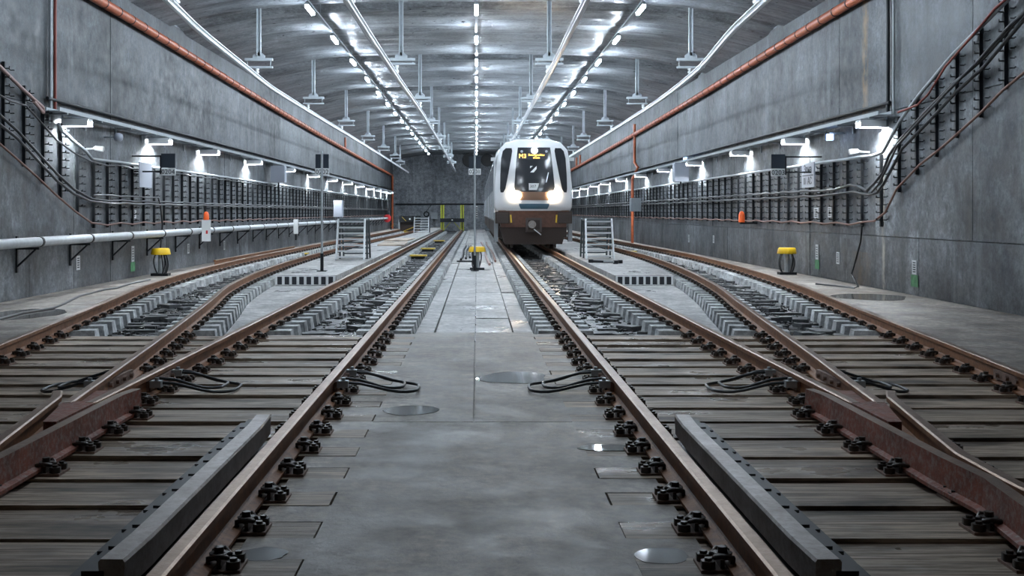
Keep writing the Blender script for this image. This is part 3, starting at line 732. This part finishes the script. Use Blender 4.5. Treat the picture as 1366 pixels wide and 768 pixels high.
equipment('wall_cabinet', 'blue-grey cabinet under the right wall\'s cable tray with a small lit lamp beside it', 'cabinet', (7.40, 40.8, 2.42), (.5, .5, .68), 'sign_grey', 1)
equipment('wall_cabinet', 'pale grey cabinet beside the orange downpipe on the right rack', 'cabinet', (7.38, 52.3, 1.35), (.6, .45, .62), 'grey_paint', 1)
equipment('wall_cabinet', 'white slim cabinet standing on the grey pipe of the left wall farther from the beacon', 'cabinet', (-7.40, 46, .42), (.2, .16, .6), 'white_paint', -1)
t = thing('beacon_box', 'white panel with a red-orange beacon on top, on the left wall\'s grey pipe', 'beacon', (-7.36, 30.6, .52))
MB().box(-.11, .11, -.06, .06, 0, .58).build('panel', 'white_paint', t)
MB().tube([(0, 0, .58), (0, 0, .62), (0, 0, .75), (0, 0, .79), (0, 0, .81)], [.075, .075, .07, .05, .015], 12).build('beacon', 'orange_plastic', t)
MB().cbox((.03, -.065, .25), (.05, .012, .09)).build('sticker', 'red_paint', t)
MB().box(-.28, -.11, -.03, .03, .2, .26).build('bracket', 'black_steel', t)
t = thing('orange_beacon', 'orange beacon on the posts of the right rack', 'beacon', (7.42, 31.5, .98))
MB().tube([(0, 0, .05), (0, 0, .1), (0, 0, .26), (0, 0, .33), (0, 0, .36)], [.09, .09, .085, .06, .02], 12).build('lens', 'orange_plastic', t)
MB().box(-.05, .43, -.04, .04, .0, .05).build('bracket', 'black_steel', t)
# sign boards with track numbers
def number_sign(txt, label, x, y, zb, s=0, pole=None):
    t = thing('track_number_sign', label, 'sign', (x, y, zb))
    MB().box(-.16, .16, -.012, .012, .175, .50).build('board', 'sign_dark', t, label='dark blank square board')
    MB().box(-.165, .165, -.012, .012, 0, .165).build('plate', 'sign_white', t, label='white plate reading ' + txt)
    o = link('number', text_mesh(txt, .155, 'ink'), t, (0, -.0155, .08)); o.rotation_euler.x = math.pi / 2
    if s:
        MB().bar((s * .17, .0, .03), (s * .17, 0, .46), .035, .035).bar((s * .17, 0, .44), (s * (WX - abs(x)), 0, .44), .035, .035).bar((s * .17, 0, .09), (s * (WX - abs(x)), 0, .09), .035, .035).build('bracket', 'black_steel', t)
    return t
p = P(224.5, 234, 25.6); number_sign('0204', 'sign 0204 under a dark square board, on a bracket of the left wall', p.x, p.y, p.z, -1)
p = P(1038, 235, 25.6); number_sign('0203', 'sign 0203 under a dark square board, on a bracket of the right wall', p.x, p.y, p.z, 1)
def pole_sign(txt, label, px, ztop, zbase, Y, sz, zlo):
    x = (px - CX) * Y / F
    t = thing('marker_pole', label, 'pole', (x, Y, zbase))
    MB().tube([(0, 0, 0), (0, 0, ztop - zbase)], .028, 10).build('pole', 'galvanised', t)
    MB().tube([(0, 0, 0), (0, 0, .42)], .04, 10).box(-.11, .11, -.11, .11, 0, .02).build('foot', 'black_steel', t)
    MB().box(-.155, .155, .03, .052, zlo - zbase + .175, zlo - zbase + .50).build('board', 'sign_dark', t)
    MB().box(-.165, .165, .03, .052, zlo - zbase, zlo - zbase + .165).build('plate', 'sign_white', t, label='white plate reading ' + txt)
    o = link('number', text_mesh(txt, .155, 'ink'), t, (0, .027, zlo - zbase + .08)); o.rotation_euler.x = math.pi / 2
    return t
Y = 26.3; pole_sign('0202', 'thin grey pole with sign 0202 standing on the raised slab between the left tracks', 429.5, H + 81 * Y / F, -.07, Y, 1, H + 49 * Y / F)
Y = 30.6; t = pole_sign('0201', 'thin grey pole with sign 0201 standing on the middle path beside the train', 633.3, H + 84 * Y / F, -.285, Y, 1, H + 50 * Y / F)
sc = MB()
for k in range(5): sc.box(.035, .075, -.02, .0, 1.46 + k * .06, 1.49 + k * .06)
MB().box(.03, .08, 0, .012, 1.44, 1.76).build('scale_plate', 'sign_white', t); sc.build('scale_marks', 'ink', t)
# tilted plates flat on the walls
for s, lab in ((-1, 'blank grey plate hung on the left rack beside sign 0204'), (1, 'grey plate with dark lettering hung on the right rack beside sign 0203')):
    t = thing('wall_plate', lab, 'sign', (s * 7.62, 25.85, 1.88))
    MB().box(-.012, .012, -.48, .48, 0, .56).build('plate', 'sign_grey', t)
    MB().bar((0, -.3, .3), (s * .22, -.3, .3), .03, .03).bar((0, .3, .3), (s * .22, .3, .3), .03, .03).build('bracket', 'black_steel', t)
    if s > 0:
        MB().box(-.016, -.012, -.42, .42, .265, .285).build('rule', 'ink', t)
        for txt, z, sz in (('Зона', .41, .26), ('01 АС', .14, .24)):
            o = link('lettering', text_mesh(txt, sz, 'ink'), t, (-.015, 0, z)); o.rotation_euler = (math.pi / 2, 0, -math.pi / 2)
# paper labels with green paint low on the walls
def paper(px, y0, y1, s, green, lab, w=.2):
    a = W(s, px, y1, .0); b = W(s, px, y0, .0)
    t = thing('wall_label', lab, 'label', (s * (WX - .004), a.y, a.z)); h = b.z - a.z
    MB().box(-.004, .004, -w / 2, w / 2, 0, h).build('sheet', 'label_white', t)
    m = MB()
    for k in range(5): m.box(-s * .004 - .002, -s * .004 + .002, -w * .3, w * .3, h * (.15 + .16 * k), h * (.15 + .16 * k) + .02)
    m.build('print', 'ink', t)
    if green: MB().box(-.002, .003, -w * .8, w * .8, -.22, -.01).build('paint_patch', 'green_paint', t)
paper(104, 341, 360, -1, 0, 'white paper label low on the left wall below the grey pipe, nearest the camera')
paper(177, 328, 349, -1, 1, 'white paper label on the left wall just before the yellow-capped box')
paper(251, 325, 338, -1, 0, 'white paper label on the left wall just past the yellow-capped box')
paper(299, 321, 333, -1, 0, 'white paper label on the left wall past the orange beacon')
paper(1090, 326, 346, 1, 1, 'white paper label with green paint on the right wall just before the yellow-capped box')
paper(1118, 336, 352, 1, 0, 'white paper label without paint in the middle of the three on the right wall')
paper(1220, 347, 366, 1, 1, 'white paper label with green paint on the right wall, nearest the camera')
paper(919, 313, 323, 1, 0, 'narrow white label low on the right wall, farthest but one')
paper(952, 314, 324, 1, 0, 'narrow white label low on the right wall between the beacon and the yellow-capped box')
paper(1089, 277, 291, 1, 0, 'white sheet taped inside the right rack, farther of two', .34)
paper(1107, 276, 290, 1, 0, 'white sheet taped inside the right rack, nearer of two', .24)
paper(178, 280, 291, -1, 0, 'white sheet taped inside the left rack', .36)
# small lamps/sensors
def sensor(px, py, s, lab, kind):
    c = W(s, px, py, .3); t = thing('wall_sensor', lab, 'sensor', (s * WX, c.y, c.z))
    if kind == 'dome':
        MB().tube([(-s * .0, 0, 0), (-s * .3, 0, 0)], .02, 6).build('arm', 'grey_paint', t)
        MB().tube([(-s * .3, 0, -.09), (-s * .3, 0, -.06), (-s * .3, 0, .0), (-s * .3, 0, .06), (-s * .3, 0, .09)], [.04, .085, .10, .085, .04], 12).build('dome', 'sign_grey', t)
    elif kind == 'blue':
        MB().box(min(0, -s * .3), max(0, -s * .3), -.03, .03, .05, .09).build('arm', 'grey_paint', t)
        MB().box(-s * .3 - .06, -s * .3 + .06, -.06, .06, -.08, .05).build('lens', 'blue_lens', t)
    else:
        MB().tube([(0, 0, 0), (-s * .3, 0, .02)], .022, 6).build('arm', 'white_paint', t)
        MB().tube([(-s * .22, -.05, .02), (-s * .26, -.05, .02), (-s * .42, -.05, 0)], [.02, .05, .06], 10).build('horn', 'white_paint', t)
sensor(158, 183, -1, 'round grey sensor under the tray of the left wall between its first two lamps', 'dome')
sensor(131, 199, -1, 'small white horn on the left wall above the rack', 'horn')
sensor(1107, 182, 1, 'small blue-lit lamp under the tray of the right wall', 'blue')
sensor(1140, 203, 1, 'small white horn on the right wall above the rack', 'horn')
sensor(914, 212, 1, 'small bluish lamp hanging beside the cabinet of the right wall', 'blue')

# yellow-capped junction boxes with looping cables
def capped(x, y, zb, lab, sc=1):
    t = thing('junction_box', lab, 'junction box', (x, y, zb))
    t.scale = (sc, sc, sc)
    MB().tube([(0, 0, .50), (0, 0, .52), (0, 0, .62), (0, 0, .645)], [.235, .235, .215, .19], 8).build('cap', 'yellow_plastic', t)
    MB().tube([(0, 0, .06), (0, 0, .5)], .06, 8).build('stem', 'galvanised', t)
    MB().box(-.2, .2, -.13, .13, 0, .06).build('base', 'black_steel', t)
    for k in range(7):
        a = R.uniform(0, 6.28); r1 = R.uniform(.12, .19); r2 = R.uniform(.18, .24); b = a + R.uniform(-.5, .9)
        pts = [(r1 * math.cos(a) * .8, r1 * math.sin(a) * .8, .5), (r2 * math.cos(a), r2 * math.sin(a), .36), (r2 * math.cos(b), r2 * math.sin(b), .18), (.12 * math.cos(b), .1 * math.sin(b), .05)]
        P4 = [Vector(q) for q in pts]; cv = []
        for i in range(9):
            u = i / 8; cv.append(P4[0] * (1 - u) ** 3 + P4[1] * 3 * u * (1 - u) ** 2 + P4[2] * 3 * u * u * (1 - u) + P4[3] * u ** 3)
        MB().tube(cv, .017, 5).build('cable', 'cable_black', t)
capped(-7.42, 26.4, ZT, 'yellow-capped junction box with black cables at the foot of the left wall')
capped(7.42, 26.9, ZT, 'yellow-capped junction box with black cables at the foot of the right wall')
capped(.01, 31.2, -.285, 'yellow-capped junction box with black cables on the middle path behind pole 0201')

# step ladders on the raised slabs
def steps(x, y, zb, lab, w=.80, h=1.18, n=7, m=1, two=True):
    t = thing('step_ladder', lab, 'step ladder', (x, y, zb))
    run = .42
    for q in (-1, 1): MB().bar((q * w / 2, 0, 0), (q * w / 2 * .96, run, h), .05, .09).build('stile', 'aluminium', t)
    tm = MB().box(-w / 2 + .02, w / 2 - .02, -.08, .08, -.022, .022).mesh('tread', 'aluminium')
    for k in range(n): 
        u = (k + .55) / n; link('tread', tm, t, (0, run * u, h * u))
    if two:
        MB().box(-w / 2, w / 2, run, run + 1.0, h - .05, h).build('platform', 'aluminium_dark', t)
        for q in (-1, 1): MB().bar((q * w / 2, run + 1.45, 0), (q * w / 2, run + 1.0, h), .05, .08).build('leg', 'aluminium_dark', t)
        for q in (-1, 1): MB().bar((q * w / 2, run + .5, 0), (q * w / 2, run + .45, h - .04), .05, .05).build('leg', 'aluminium_dark', t)
        rm = MB().box(-w / 2, w / 2, -.05, .05, -.02, .02).mesh('rear_tread', 'aluminium_dark')
        for k in range(n - 1):
            u = (k + .8) / n; link('rear_tread', rm, t, (0, run + 1.45 - .45 * u, h * u))
    return t
steps(-3.64, 32.3, -.07, 'grey metal double step ladder on the raised slab between the left tracks')
steps(3.62, 33.0, -.07, 'grey metal double step ladder on the raised slab right of the train')
steps(-3.75, 76, -.07, 'small far step ladder on the left slab near the end wall', 1.0, 1.05, 6)
# clamp irons lying by the right ladder
t = thing('rail_clamp', 'pair of dark steel clamp bars lying on the slab in front of the right ladder', 'clamp', (3.42, 30.4, -.07))
MB().bar((-.2, .5, .05), (.25, -.35, .06), .06, .05).build('bar', 'galvanised', t)
MB().bar((-.3, .3, .04), (.4, -.2, .04), .06, .06).build('bar', 'black_steel', t)
for q in ((-.3, .35), (.3, -.3), (.45, -.05)): MB().tube([(q[0], q[1], 0), (q[0], q[1], .09)], .07, 8).build('jaw', 'black_steel', t)
# plywood sheets on the left slab
for i, (x, y, a, lab) in enumerate(((-3.6, 48.5, .03, 'pale plywood sheet lying flat on the slab beyond the left ladder'), (-3.8, 56, -.03, 'pinkish plywood sheet lying farther along the left slab'))):
    o = MB().box(-.55, .55, -2.4, 2.4, 0, .05).build('plywood_sheet', 'plywood', None, loc=(x, y, -.07), rz=a); tag(o, lab, 'board')
# loose rail length beside the curving left track
o = MB().sweep(RP, [(-7.22, 31.0, .174), (-7.14, 44, .174)], RM).build('loose_rail', ['rail_rust', 'rail_head'], None, loc=(0, 0, ZT)); tag(o, 'loose rusty rail lying along the outer side of the curving left track', 'rail')
# cable bundles on the middle path
for i in range(6):
    sd = -1 if i < 3 else 1
    y0, y1 = (37 + i * .8, 52) if sd < 0 else (33.5 + (i - 3) * 1.1, 58)
    xx = (-.52 + .13 * i) if sd < 0 else (.26 + .12 * (i - 3))
    pts = [(xx + .03 * math.sin(j * 1.1 + i) + (.12 * (1 - j / 7) if sd > 0 else 0), y0 + (y1 - y0) * j / 7, -.24 + .0 * j) for j in range(8)]
    o = MB().tube(pts, .038, 7).build('path_cable', 'black_rubber' if sd < 0 else ('cable_pink', 'cable_grey', 'cable_brown')[i - 3])
    tag(o, ('%s of the three black pipes lying left of pole 0201 on the middle path' if sd < 0 else '%s of the three pale pipes lying between pole 0201 and the train') % ('leftmost', 'middle', 'rightmost')[i % 3], 'pipe')
o = MB().box(-.62, .0, -.05, .05, 0, .05).build('support_bar', 'black_steel', None, loc=(-.02, 36, -.285)); tag(o, 'dark steel cross bar on the path behind the middle junction box', 'bar')
# puddles
def puddle(x, y, rx, ry, z, lab):
    n = 22; rr = random.Random(int(x * 100) + int(y * 100)); ph = [rr.uniform(.72, 1.12) for _ in range(n)]
    ph = [(ph[i] + ph[i - 1] + ph[(i + 1) % n]) / 3 for i in range(n)]
    mb = MB().prism([(rx * ph[i] * math.cos(2 * math.pi * i / n), ry * ph[i] * math.sin(2 * math.pi * i / n)) for i in range(n)], 0, .003)
    o = mb.build('puddle', 'puddle_water', None, loc=(x, y, z)); tag(o, lab, 'puddle')
zf = ZT + .0006
puddle(.33, 10.15, .34, .42, zf, 'bright puddle in the middle of the path at its right edge beside the timbers')
puddle(-.48, 8.45, .22, .22, zf, 'small puddle on the left half of the path')
puddle(.80, 4.87, .13, .13, zf, 'small shining puddle in the lower right of the path beside a timber end')
puddle(.82, 7.1, .22, .1, zf, 'shallow puddle between two timber ends right of the path')
puddle(-.93, 4.9, .12, .11, zf, 'shallow puddle between two timber ends at the lower left of the path')
puddle(6.9, 19.8, .7, .8, zf, 'brown puddle on the right ledge at the foot of the wall')
puddle(-6.6, 16.5, .6, 1.0, zf, 'wet puddle on the left ledge beside the snaking cable')

# ------------------------------------------------------------ end wall: fans, pipe, buffer stops, hose reel
for px, py, r, lab in ((626, 214, .62, 'black round ventilation opening high on the end wall, left of the pair'), (649.8, 213.7, .56, 'black round ventilation opening high on the end wall, right of the pair')):
    p = P(px, py, 104.9); t = thing('ventilator', lab, 'ventilator', (p.x, 104.995, p.z))
    MB().disc((0, -.2, 0), r, .4, 'y', 24).build('duct', 'black_rubber', t)
    ring = MB()
    for k in range(24):
        a, b = 2 * math.pi * k / 24, 2 * math.pi * (k + 1) / 24
        ring.bar((r * math.cos(a), -.42, r * math.sin(a)), (r * math.cos(b), -.42, r * math.sin(b)), .05, .06)
    ring.build('rim', 'black_steel', t)
o = MB().tube([(-7.6, 104.93, 2.06), (1, 104.93, 2.06), (7.6, 104.93, 2.06)], .07, 8).build('end_wall_pipe', 'black_steel'); tag(o, 'dark horizontal pipe across the end wall', 'pipe')
t = thing('hose_reel', 'dark ring with a diagonal rod on the end wall above the far ladder', 'hose reel', (P(568.8, 285.5, 104.8).x, 104.9, P(568.8, 285.5, 104.8).z))
ring = [(.22 * math.cos(k * math.pi / 8), 0, .22 * math.sin(k * math.pi / 8)) for k in range(17)]
MB().tube(ring, .06, 6).build('ring', 'black_steel', t); MB().bar((-.05, 0, .2), (.45, .0, .85), .08, .05).build('rod', 'black_steel', t)
equipment('wall_cabinet', 'small grey cabinet on the end wall right of the dark ring', 'cabinet', (P(579, 292, 104.8).x, 104.75, P(579, 292, 104.8).z), (.3, .6, .6), 'bracket_grey', -1)
t = thing('buffer_stop', 'yellow-green two-post buffer stop at the end of the straight left track', 'buffer stop', (-1.93, END + .6, -.42))
for q in (-1, 1):
    MB().box(q * .78 - .14, q * .78 + .14, -.1, .1, 0, 2.3).build('post', 'yellow_green', t); MB().box(q * .78 - .03, q * .78 + .03, -.12, -.1, 0, 2.3).build('strip', 'black_steel', t)
MB().box(-.95, .95, -.2, .1, .95, 1.25).build('beam', 'black_steel', t); MB().disc((0, -.25, 1.12), .16, .2, 'y', 14).build('buffer', 'black_rubber', t)
MB().disc((0, -.37, 1.12), .06, .04, 'y', 10).build('buffer_face', 'sign_white', t)
MB().bar((-.7, 0, .3), (-.15, 0, .95), .05, .05).bar((.7, 0, .3), (.15, 0, .95), .05, .05).build('brace', 'yellow_green', t)
t = thing('buffer_stop', 'low dark buffer stop with yellow chevrons at the end of the curving left track', 'buffer stop', (-5.25, END + .5, -.42))
MB().box(-.85, .85, -.15, .15, .95, 1.45).build('beam', 'black_steel', t)
for q in (-1, 1):
    MB().bar((q * .62, -.16, 1.36), (q * .3, -.16, 1.04), .12, .02).build('chevron', 'yellow_paint', t)
    MB().box(q * .85 - .05, q * .85 + .05, -.1, .1, 0, 1.2).build('post', 'galvanised', t)
MB().disc((0, -.2, 1.2), .17, .1, 'y', 14).build('buffer', 'black_rubber', t); MB().disc((0, -.26, 1.2), .07, .02, 'y', 10).build('buffer_face', 'sign_white', t)
MB().bar((-.75, 0, .15), (.75, 0, .75), .06, .04).box(-.85, .85, -.05, .05, .14, .22).build('brace', 'yellow_paint', t)
MB().box(-.8, .8, .16, .3, 0, .95).build('back_plate', 'train_dark', t)
t = thing('warning_post', 'short post with yellow and black marks at the foot of the left end corner', 'post', (-7.35, 96.5, ZT))
MB().box(-.05, .05, -.05, .05, 0, .6).build('post', 'black_steel', t); MB().bar((-.1, -.06, .25), (.3, -.06, .42), .08, .02).build('mark', 'yellow_paint', t)

# ------------------------------------------------------------ the train
TX, TY = 1.93, 38.0
T = thing('metro_train', 'white metro train with lit headlights standing on the straight right track', 'train', (TX, TY, 0))
OUT = [(1.26, 1.36), (1.315, 1.5), (1.325, 2.1), (1.285, 2.6), (1.25, 3.1), (1.19, 3.42), (.96, 3.66), (.60, 3.78)]
def hwid(z):
    for (x0, z0), (x1, z1) in zip(OUT, OUT[1:]):
        if z0 <= z <= z1: return x0 + (x1 - x0) * (z - z0) / (z1 - z0)
    return OUT[0][0] if z < OUT[0][1] else OUT[-1][0]
def yf(x, z):
    return .26 * (abs(x) / 1.33) ** 2.6 + .42 * max(0, (z - 1.75) / 2.05) ** 1.5 + .12 * max(0, (1.6 - z) / .3) ** 2
mb = MB(); zs = [1.36, 1.42, 1.5, 1.65, 1.8, 2.1, 2.35, 2.6, 2.85, 3.1, 3.28, 3.42, 3.54, 3.66, 3.72, 3.78]; nu = 20
V = []
for z in zs:
    w = hwid(z) - .05
    for i in range(nu + 1): x = -w + 2 * w * i / nu; V.append((x, yf(x, z), z - (.02 if z > 3.7 else 0)))
n1 = nu + 1
mb.add(V, [(j * n1 + i, j * n1 + i + 1, (j + 1) * n1 + i + 1, (j + 1) * n1 + i) for j in range(len(zs) - 1) for i in range(nu)], 0, True)
# rounded rim from face to body side
loop = [(j, 0) for j in range(len(zs))] + [(len(zs) - 1, i) for i in range(1, nu + 1)] + [(j, nu) for j in range(len(zs) - 2, -1, -1)]
rings = []
for k, (e, dy) in enumerate(((0, 0), (.032, .03), (.05, .09), (.065, .9), (.065, 1.8))):
    ring = []
    for j, i in loop:
        x, y, z = V[j * n1 + i]
        if k > 0:
            tz = min(1, max(0, (z - 3.1) / .6)); x += (e if x > 0 else -e) * (1 - tz * .5) * (1 if abs(x) > .3 else abs(x) / .3); z += e * tz
        yy = y + dy if k < 3 else (y * (1 - (k - 2) / 2) + 0.55 + dy * .5 if k == 3 else 2.0)
        ring.append((x, yy, z))
    rings.append(ring)
m = len(loop); RV = [p for r_ in rings for p in r_]
mb.add(RV, [(k * m + i, k * m + i + 1, (k + 1) * m + i + 1, (k + 1) * m + i) for k in range(len(rings) - 1) for i in range(m - 1)], 0, True)
mb.build('cab_shell', 'train_white', T)
def patch(rows, off, mat, name, nu=8, parent=T, **kw):
    mb = MB(); V = []
    full = []
    for (a, b) in zip(rows, rows[1:]):
        for q in range(4): t = q / 4; full.append(tuple(a[k] + (b[k] - a[k]) * t for k in range(3)))
    full.append(rows[-1])
    for xl, xr, z in full:
        for i in range(nu + 1): x = xl + (xr - xl) * i / nu; V.append((x, yf(x, z) - off, z))
    n = nu + 1; N = len(full)
    Vb = [(x, y + off + .01, z) for x, y, z in V]
    Fs = [(j * n + i, j * n + i + 1, (j + 1) * n + i + 1, (j + 1) * n + i) for j in range(N - 1) for i in range(nu)]
    mb.add(V, Fs, 0, True)
    bd = [j * n for j in range(N)] + [(N - 1) * n + i for i in range(1, n)] + [j * n + nu for j in range(N - 2, -1, -1)] + [i for i in range(nu - 1, 0, -1)]
    k = len(bd); VV = [V[b] for b in bd] + [Vb[b] for b in bd]
    mb.add(VV, [(i, (i + 1) % k, k + (i + 1) % k, k + i) for i in range(k)], 0)
    return mb.build(name, mat, parent, **kw)
patch([(-.53, .57, 3.52), (-.56, .60, 3.3), (-.62, .66, 2.7), (-.66, .71, 2.15), (-.62, .66, 2.0)], .012, 'train_glass', 'windscreen')
patch([(-.62, .66, 2.0), (-.60, .64, 1.85), (-.48, .50, 1.72)], .014, 'headlight_glow_brown', 'lower_mask', label='glossy band between the headlights, their brown glow painted in')  # brown glow of the headlights is painted into this band's colour
for q in (-1, 1):
    rows = [(-.94, -.74, 3.50), (-1.04, -.72, 3.40), (-1.10, -.76, 3.15), (-1.13, -.86, 2.6), (-1.14, -.96, 2.1), (-1.12, -1.03, 1.98)]
    if q > 0: rows = [(-b, -a, z) for a, b, z in rows]
    patch(rows, .012, 'train_glass', 'side_window', 5)
    MB().disc((q * .60 + .02, yf(.6, 1.88) - .03, 1.885), .145, .05, 'y', 18).build('headlight', 'head_lens', T, label='round lit warm white headlight')  # headlight disc drawn larger to take in its glare
    MB().disc((q * .42 + .02, yf(.42, 3.38) - .02, 3.38), .045, .04, 'y', 12).build('marker_lamp', 'marker_lens', T)
MB().disc((.03, yf(0, 3.41) - .03, 3.41), .105, .05, 'y', 18).build('top_lamp', 'top_lens', T, label='round lit white lamp above the display')
patch([(-.50, .52, 1.60), (-.50, .52, 1.54), (-.44, .46, 1.42)], .012, 'train_blue', 'front_panel', label='dark blue-grey trapezoid panel below the headlights')
o = patch([(-.47, .49, 3.32), (-.47, .49, 3.11)], .02, 'ink', 'destination_display')
for txt, x, z, sz, al in (('M3', -.37, 3.215, .21, 'CENTER'), ('Botevgradsko', .10, 3.258, .10, 'CENTER'), ('shose', .10, 3.165, .10, 'CENTER')):
    q = link('lettering', text_mesh(txt, sz, 'led_amber', .004), o, (x, yf(x, z) - .03, z)); q.rotation_euler.x = math.radians(78)
o = patch([(-.17, .18, 2.29), (-.17, .15, 2.18), (-.17, .10, 2.06)], .02, 'sign_white', 'number_plate')
q = link('digits', text_mesh('307', .14, 'ink', .002), o, (-.03, yf(0, 2.17) - .028, 2.18)); q.rotation_euler.x = math.radians(84)
mb = MB(); zz = 2.78
mb.add([(-.12, yf(-.12, zz - .12) - .018, zz - .12), (.10, yf(.1, zz + .1) - .018, zz + .10), (.10, yf(.1, zz) - .018, zz - .0), (-.0, yf(0, zz - .12) - .018, zz - .12)], [(0, 1, 2, 3)])
mb.add([(-.12, yf(-.12, zz + .1) - .018, zz + .10), (-.03, yf(0, zz + .1) - .018, zz + .10), (-.12, yf(-.1, zz + .02) - .018, zz + .02)], [(0, 1, 2)])
q = mb.build('emblem', 'sign_white', T, label='white square emblem crossed by a dark diagonal'); sm = q.modifiers.new('thickness', 'SOLIDIFY'); sm.thickness = .004
MB().bar((.42, yf(.42, 2.35) - .03, 2.32), (.50, yf(.5, 2.7) - .03, 2.66), .03, .012).build('wiper', 'aluminium', T)
# lower front: apron, grilles, coupler, lifeguards, wheels
mb = MB()
mb.add([(-1.2, .18, 1.37), (1.2, .18, 1.37), (1.1, .22, .8), (-1.1, .22, .8), (-1.2, 1.2, 1.37), (1.2, 1.2, 1.37), (1.1, 1.2, .8), (-1.1, 1.2, .8)], [(0, 3, 2, 1), (4, 5, 6, 7), (0, 1, 5, 4), (3, 7, 6, 2), (0, 4, 7, 3), (1, 2, 6, 5)])
mb.build('apron', 'train_brown', T)
mb = MB()
mb.add([(-1.15, .3, .82), (1.15, .3, .82), (.98, .34, .22), (-.98, .34, .22), (-1.15, 1.4, .82), (1.15, 1.4, .82), (.98, 1.4, .22), (-.98, 1.4, .22)], [(0, 3, 2, 1), (4, 5, 6, 7), (0, 1, 5, 4), (3, 7, 6, 2), (0, 4, 7, 3), (1, 2, 6, 5)])
mb.build('lower_apron', 'train_dark', T)
for q in (-1, 1):
    g = MB().box(q * 1.06 - .24, q * 1.06 + .24, .10, .5, .93, 1.33).build('grille', 'train_dark', T)
    sm = MB().box(-.2, .2, -.01, .01, -.012, .012).mesh('slat', 'grille_metal')
    for k in range(7): link('slat', sm, g, (q * 1.06, .095, .98 + k * .05))
    MB().bar((q * .78, .12, 1.22), (q * .76, .14, .96), .05, .03).build('step_bar', 'yellow_paint', T)
    MB().box(q * .74 - .05, q * .74 + .05, .5, .6, .10, .62).build('lifeguard', 'grille_metal', T)
    MB().box(min(q * 1.2, q * 1.34), max(q * 1.2, q * 1.34), .5, .75, .3, 1.3).build('corner_post', 'train_side', T)
    for yy in (2.6, 4.7):
        MB().disc((q * .7525, yy, .42), .42, .13, 'x', 22).build('wheel', 'train_dark', T)
    MB().box(q * .98 - .06, q * .98 + .06, 1.9, 5.4, .35, .75).build('bogie_frame', 'train_dark', T)
    MB().cbox((q * 1.36, 1.0, 3.15), (.16, .08, .12)).bar((q * 1.28, 1.0, 3.15), (q * 1.36, 1.0, 3.15), .04, .04).build('camera_pod', 'white_paint', T)
    MB().box(q * .52 - .10, q * .52 + .10, 1.2, 1.5, 3.83, 3.90).tube([(q * .52, 1.3, 3.9), (q * .52, 1.3, 3.97)], .05, 8).build('roof_horn', 'grey_paint', T)
c = MB().box(-.2, .2, -.02, .3, .72, 1.05).build('coupler', 'train_dark', T)
MB().box(-.27, .27, .05, .12, .64, 1.12).build('coupler_frame', 'grille_metal', T)
MB().disc((-.06, -.06, .90), .13, .12, 'y', 14).build('coupler_face', 'old_steel', c)
MB().bar((.0, -.08, .74), (.24, -.06, .55), .03, .03).build('handle', 'aluminium', c)
MB().box(-.6, .6, .31, .33, 1.18, 1.21).build('trim_strip', 'grille_metal', T)
# three car bodies behind the cab
SEC = [(-1.32, 1.0), (1.32, 1.0), (1.33, 2.2), (1.31, 3.1), (1.22, 3.46), (.98, 3.70), (.6, 3.82), (-.6, 3.82), (-.98, 3.70), (-1.22, 3.46), (-1.31, 3.1), (-1.33, 2.2)]
for ci, (ya, yb) in enumerate(((1.95, 19.0), (19.7, 37.5), (38.2, 54.5))):
    b = MB().sweep(SEC, [(0, ya, 0), (0, yb, 0)]).build('car_body', 'train_white', T)
    MB().box(-1.28, 1.28, ya + .2, yb - .2, .42, 1.0).build('underframe', 'train_dark', T)
    wm = MB().box(-.014, .014, -.75, .75, 0, .95).mesh('window', 'train_glass'); dm = MB().box(-.016, .016, -.68, .68, 0, 2.0).mesh('door', 'train_side')
    L = yb - ya
    for q in (-1, 1):
        for k in range(4):
            yc = ya + L * (k + .5) / 4
            link('door', dm, b, (q * 1.328, yc - 1.1, 1.08)); link('window', wm, b, (q * 1.33, yc + 1.1, 2.1))
    if ci: MB().box(-1.0, 1.0, ya - .72, ya + .02, 1.0, 3.5).build('gangway', 'black_rubber', T)
    for yy in ((ya + 14 if ci == 0 else ya + 2.5), yb - 2.3):
        for q in (-1, 1): MB().disc((q * .7525, yy, .42), .42, .13, 'x', 16).build('wheel', 'train_dark', T)

print('objects', len(bpy.data.objects), 'tris', sum(len(m.polygons) for m in bpy.data.meshes) * 2)
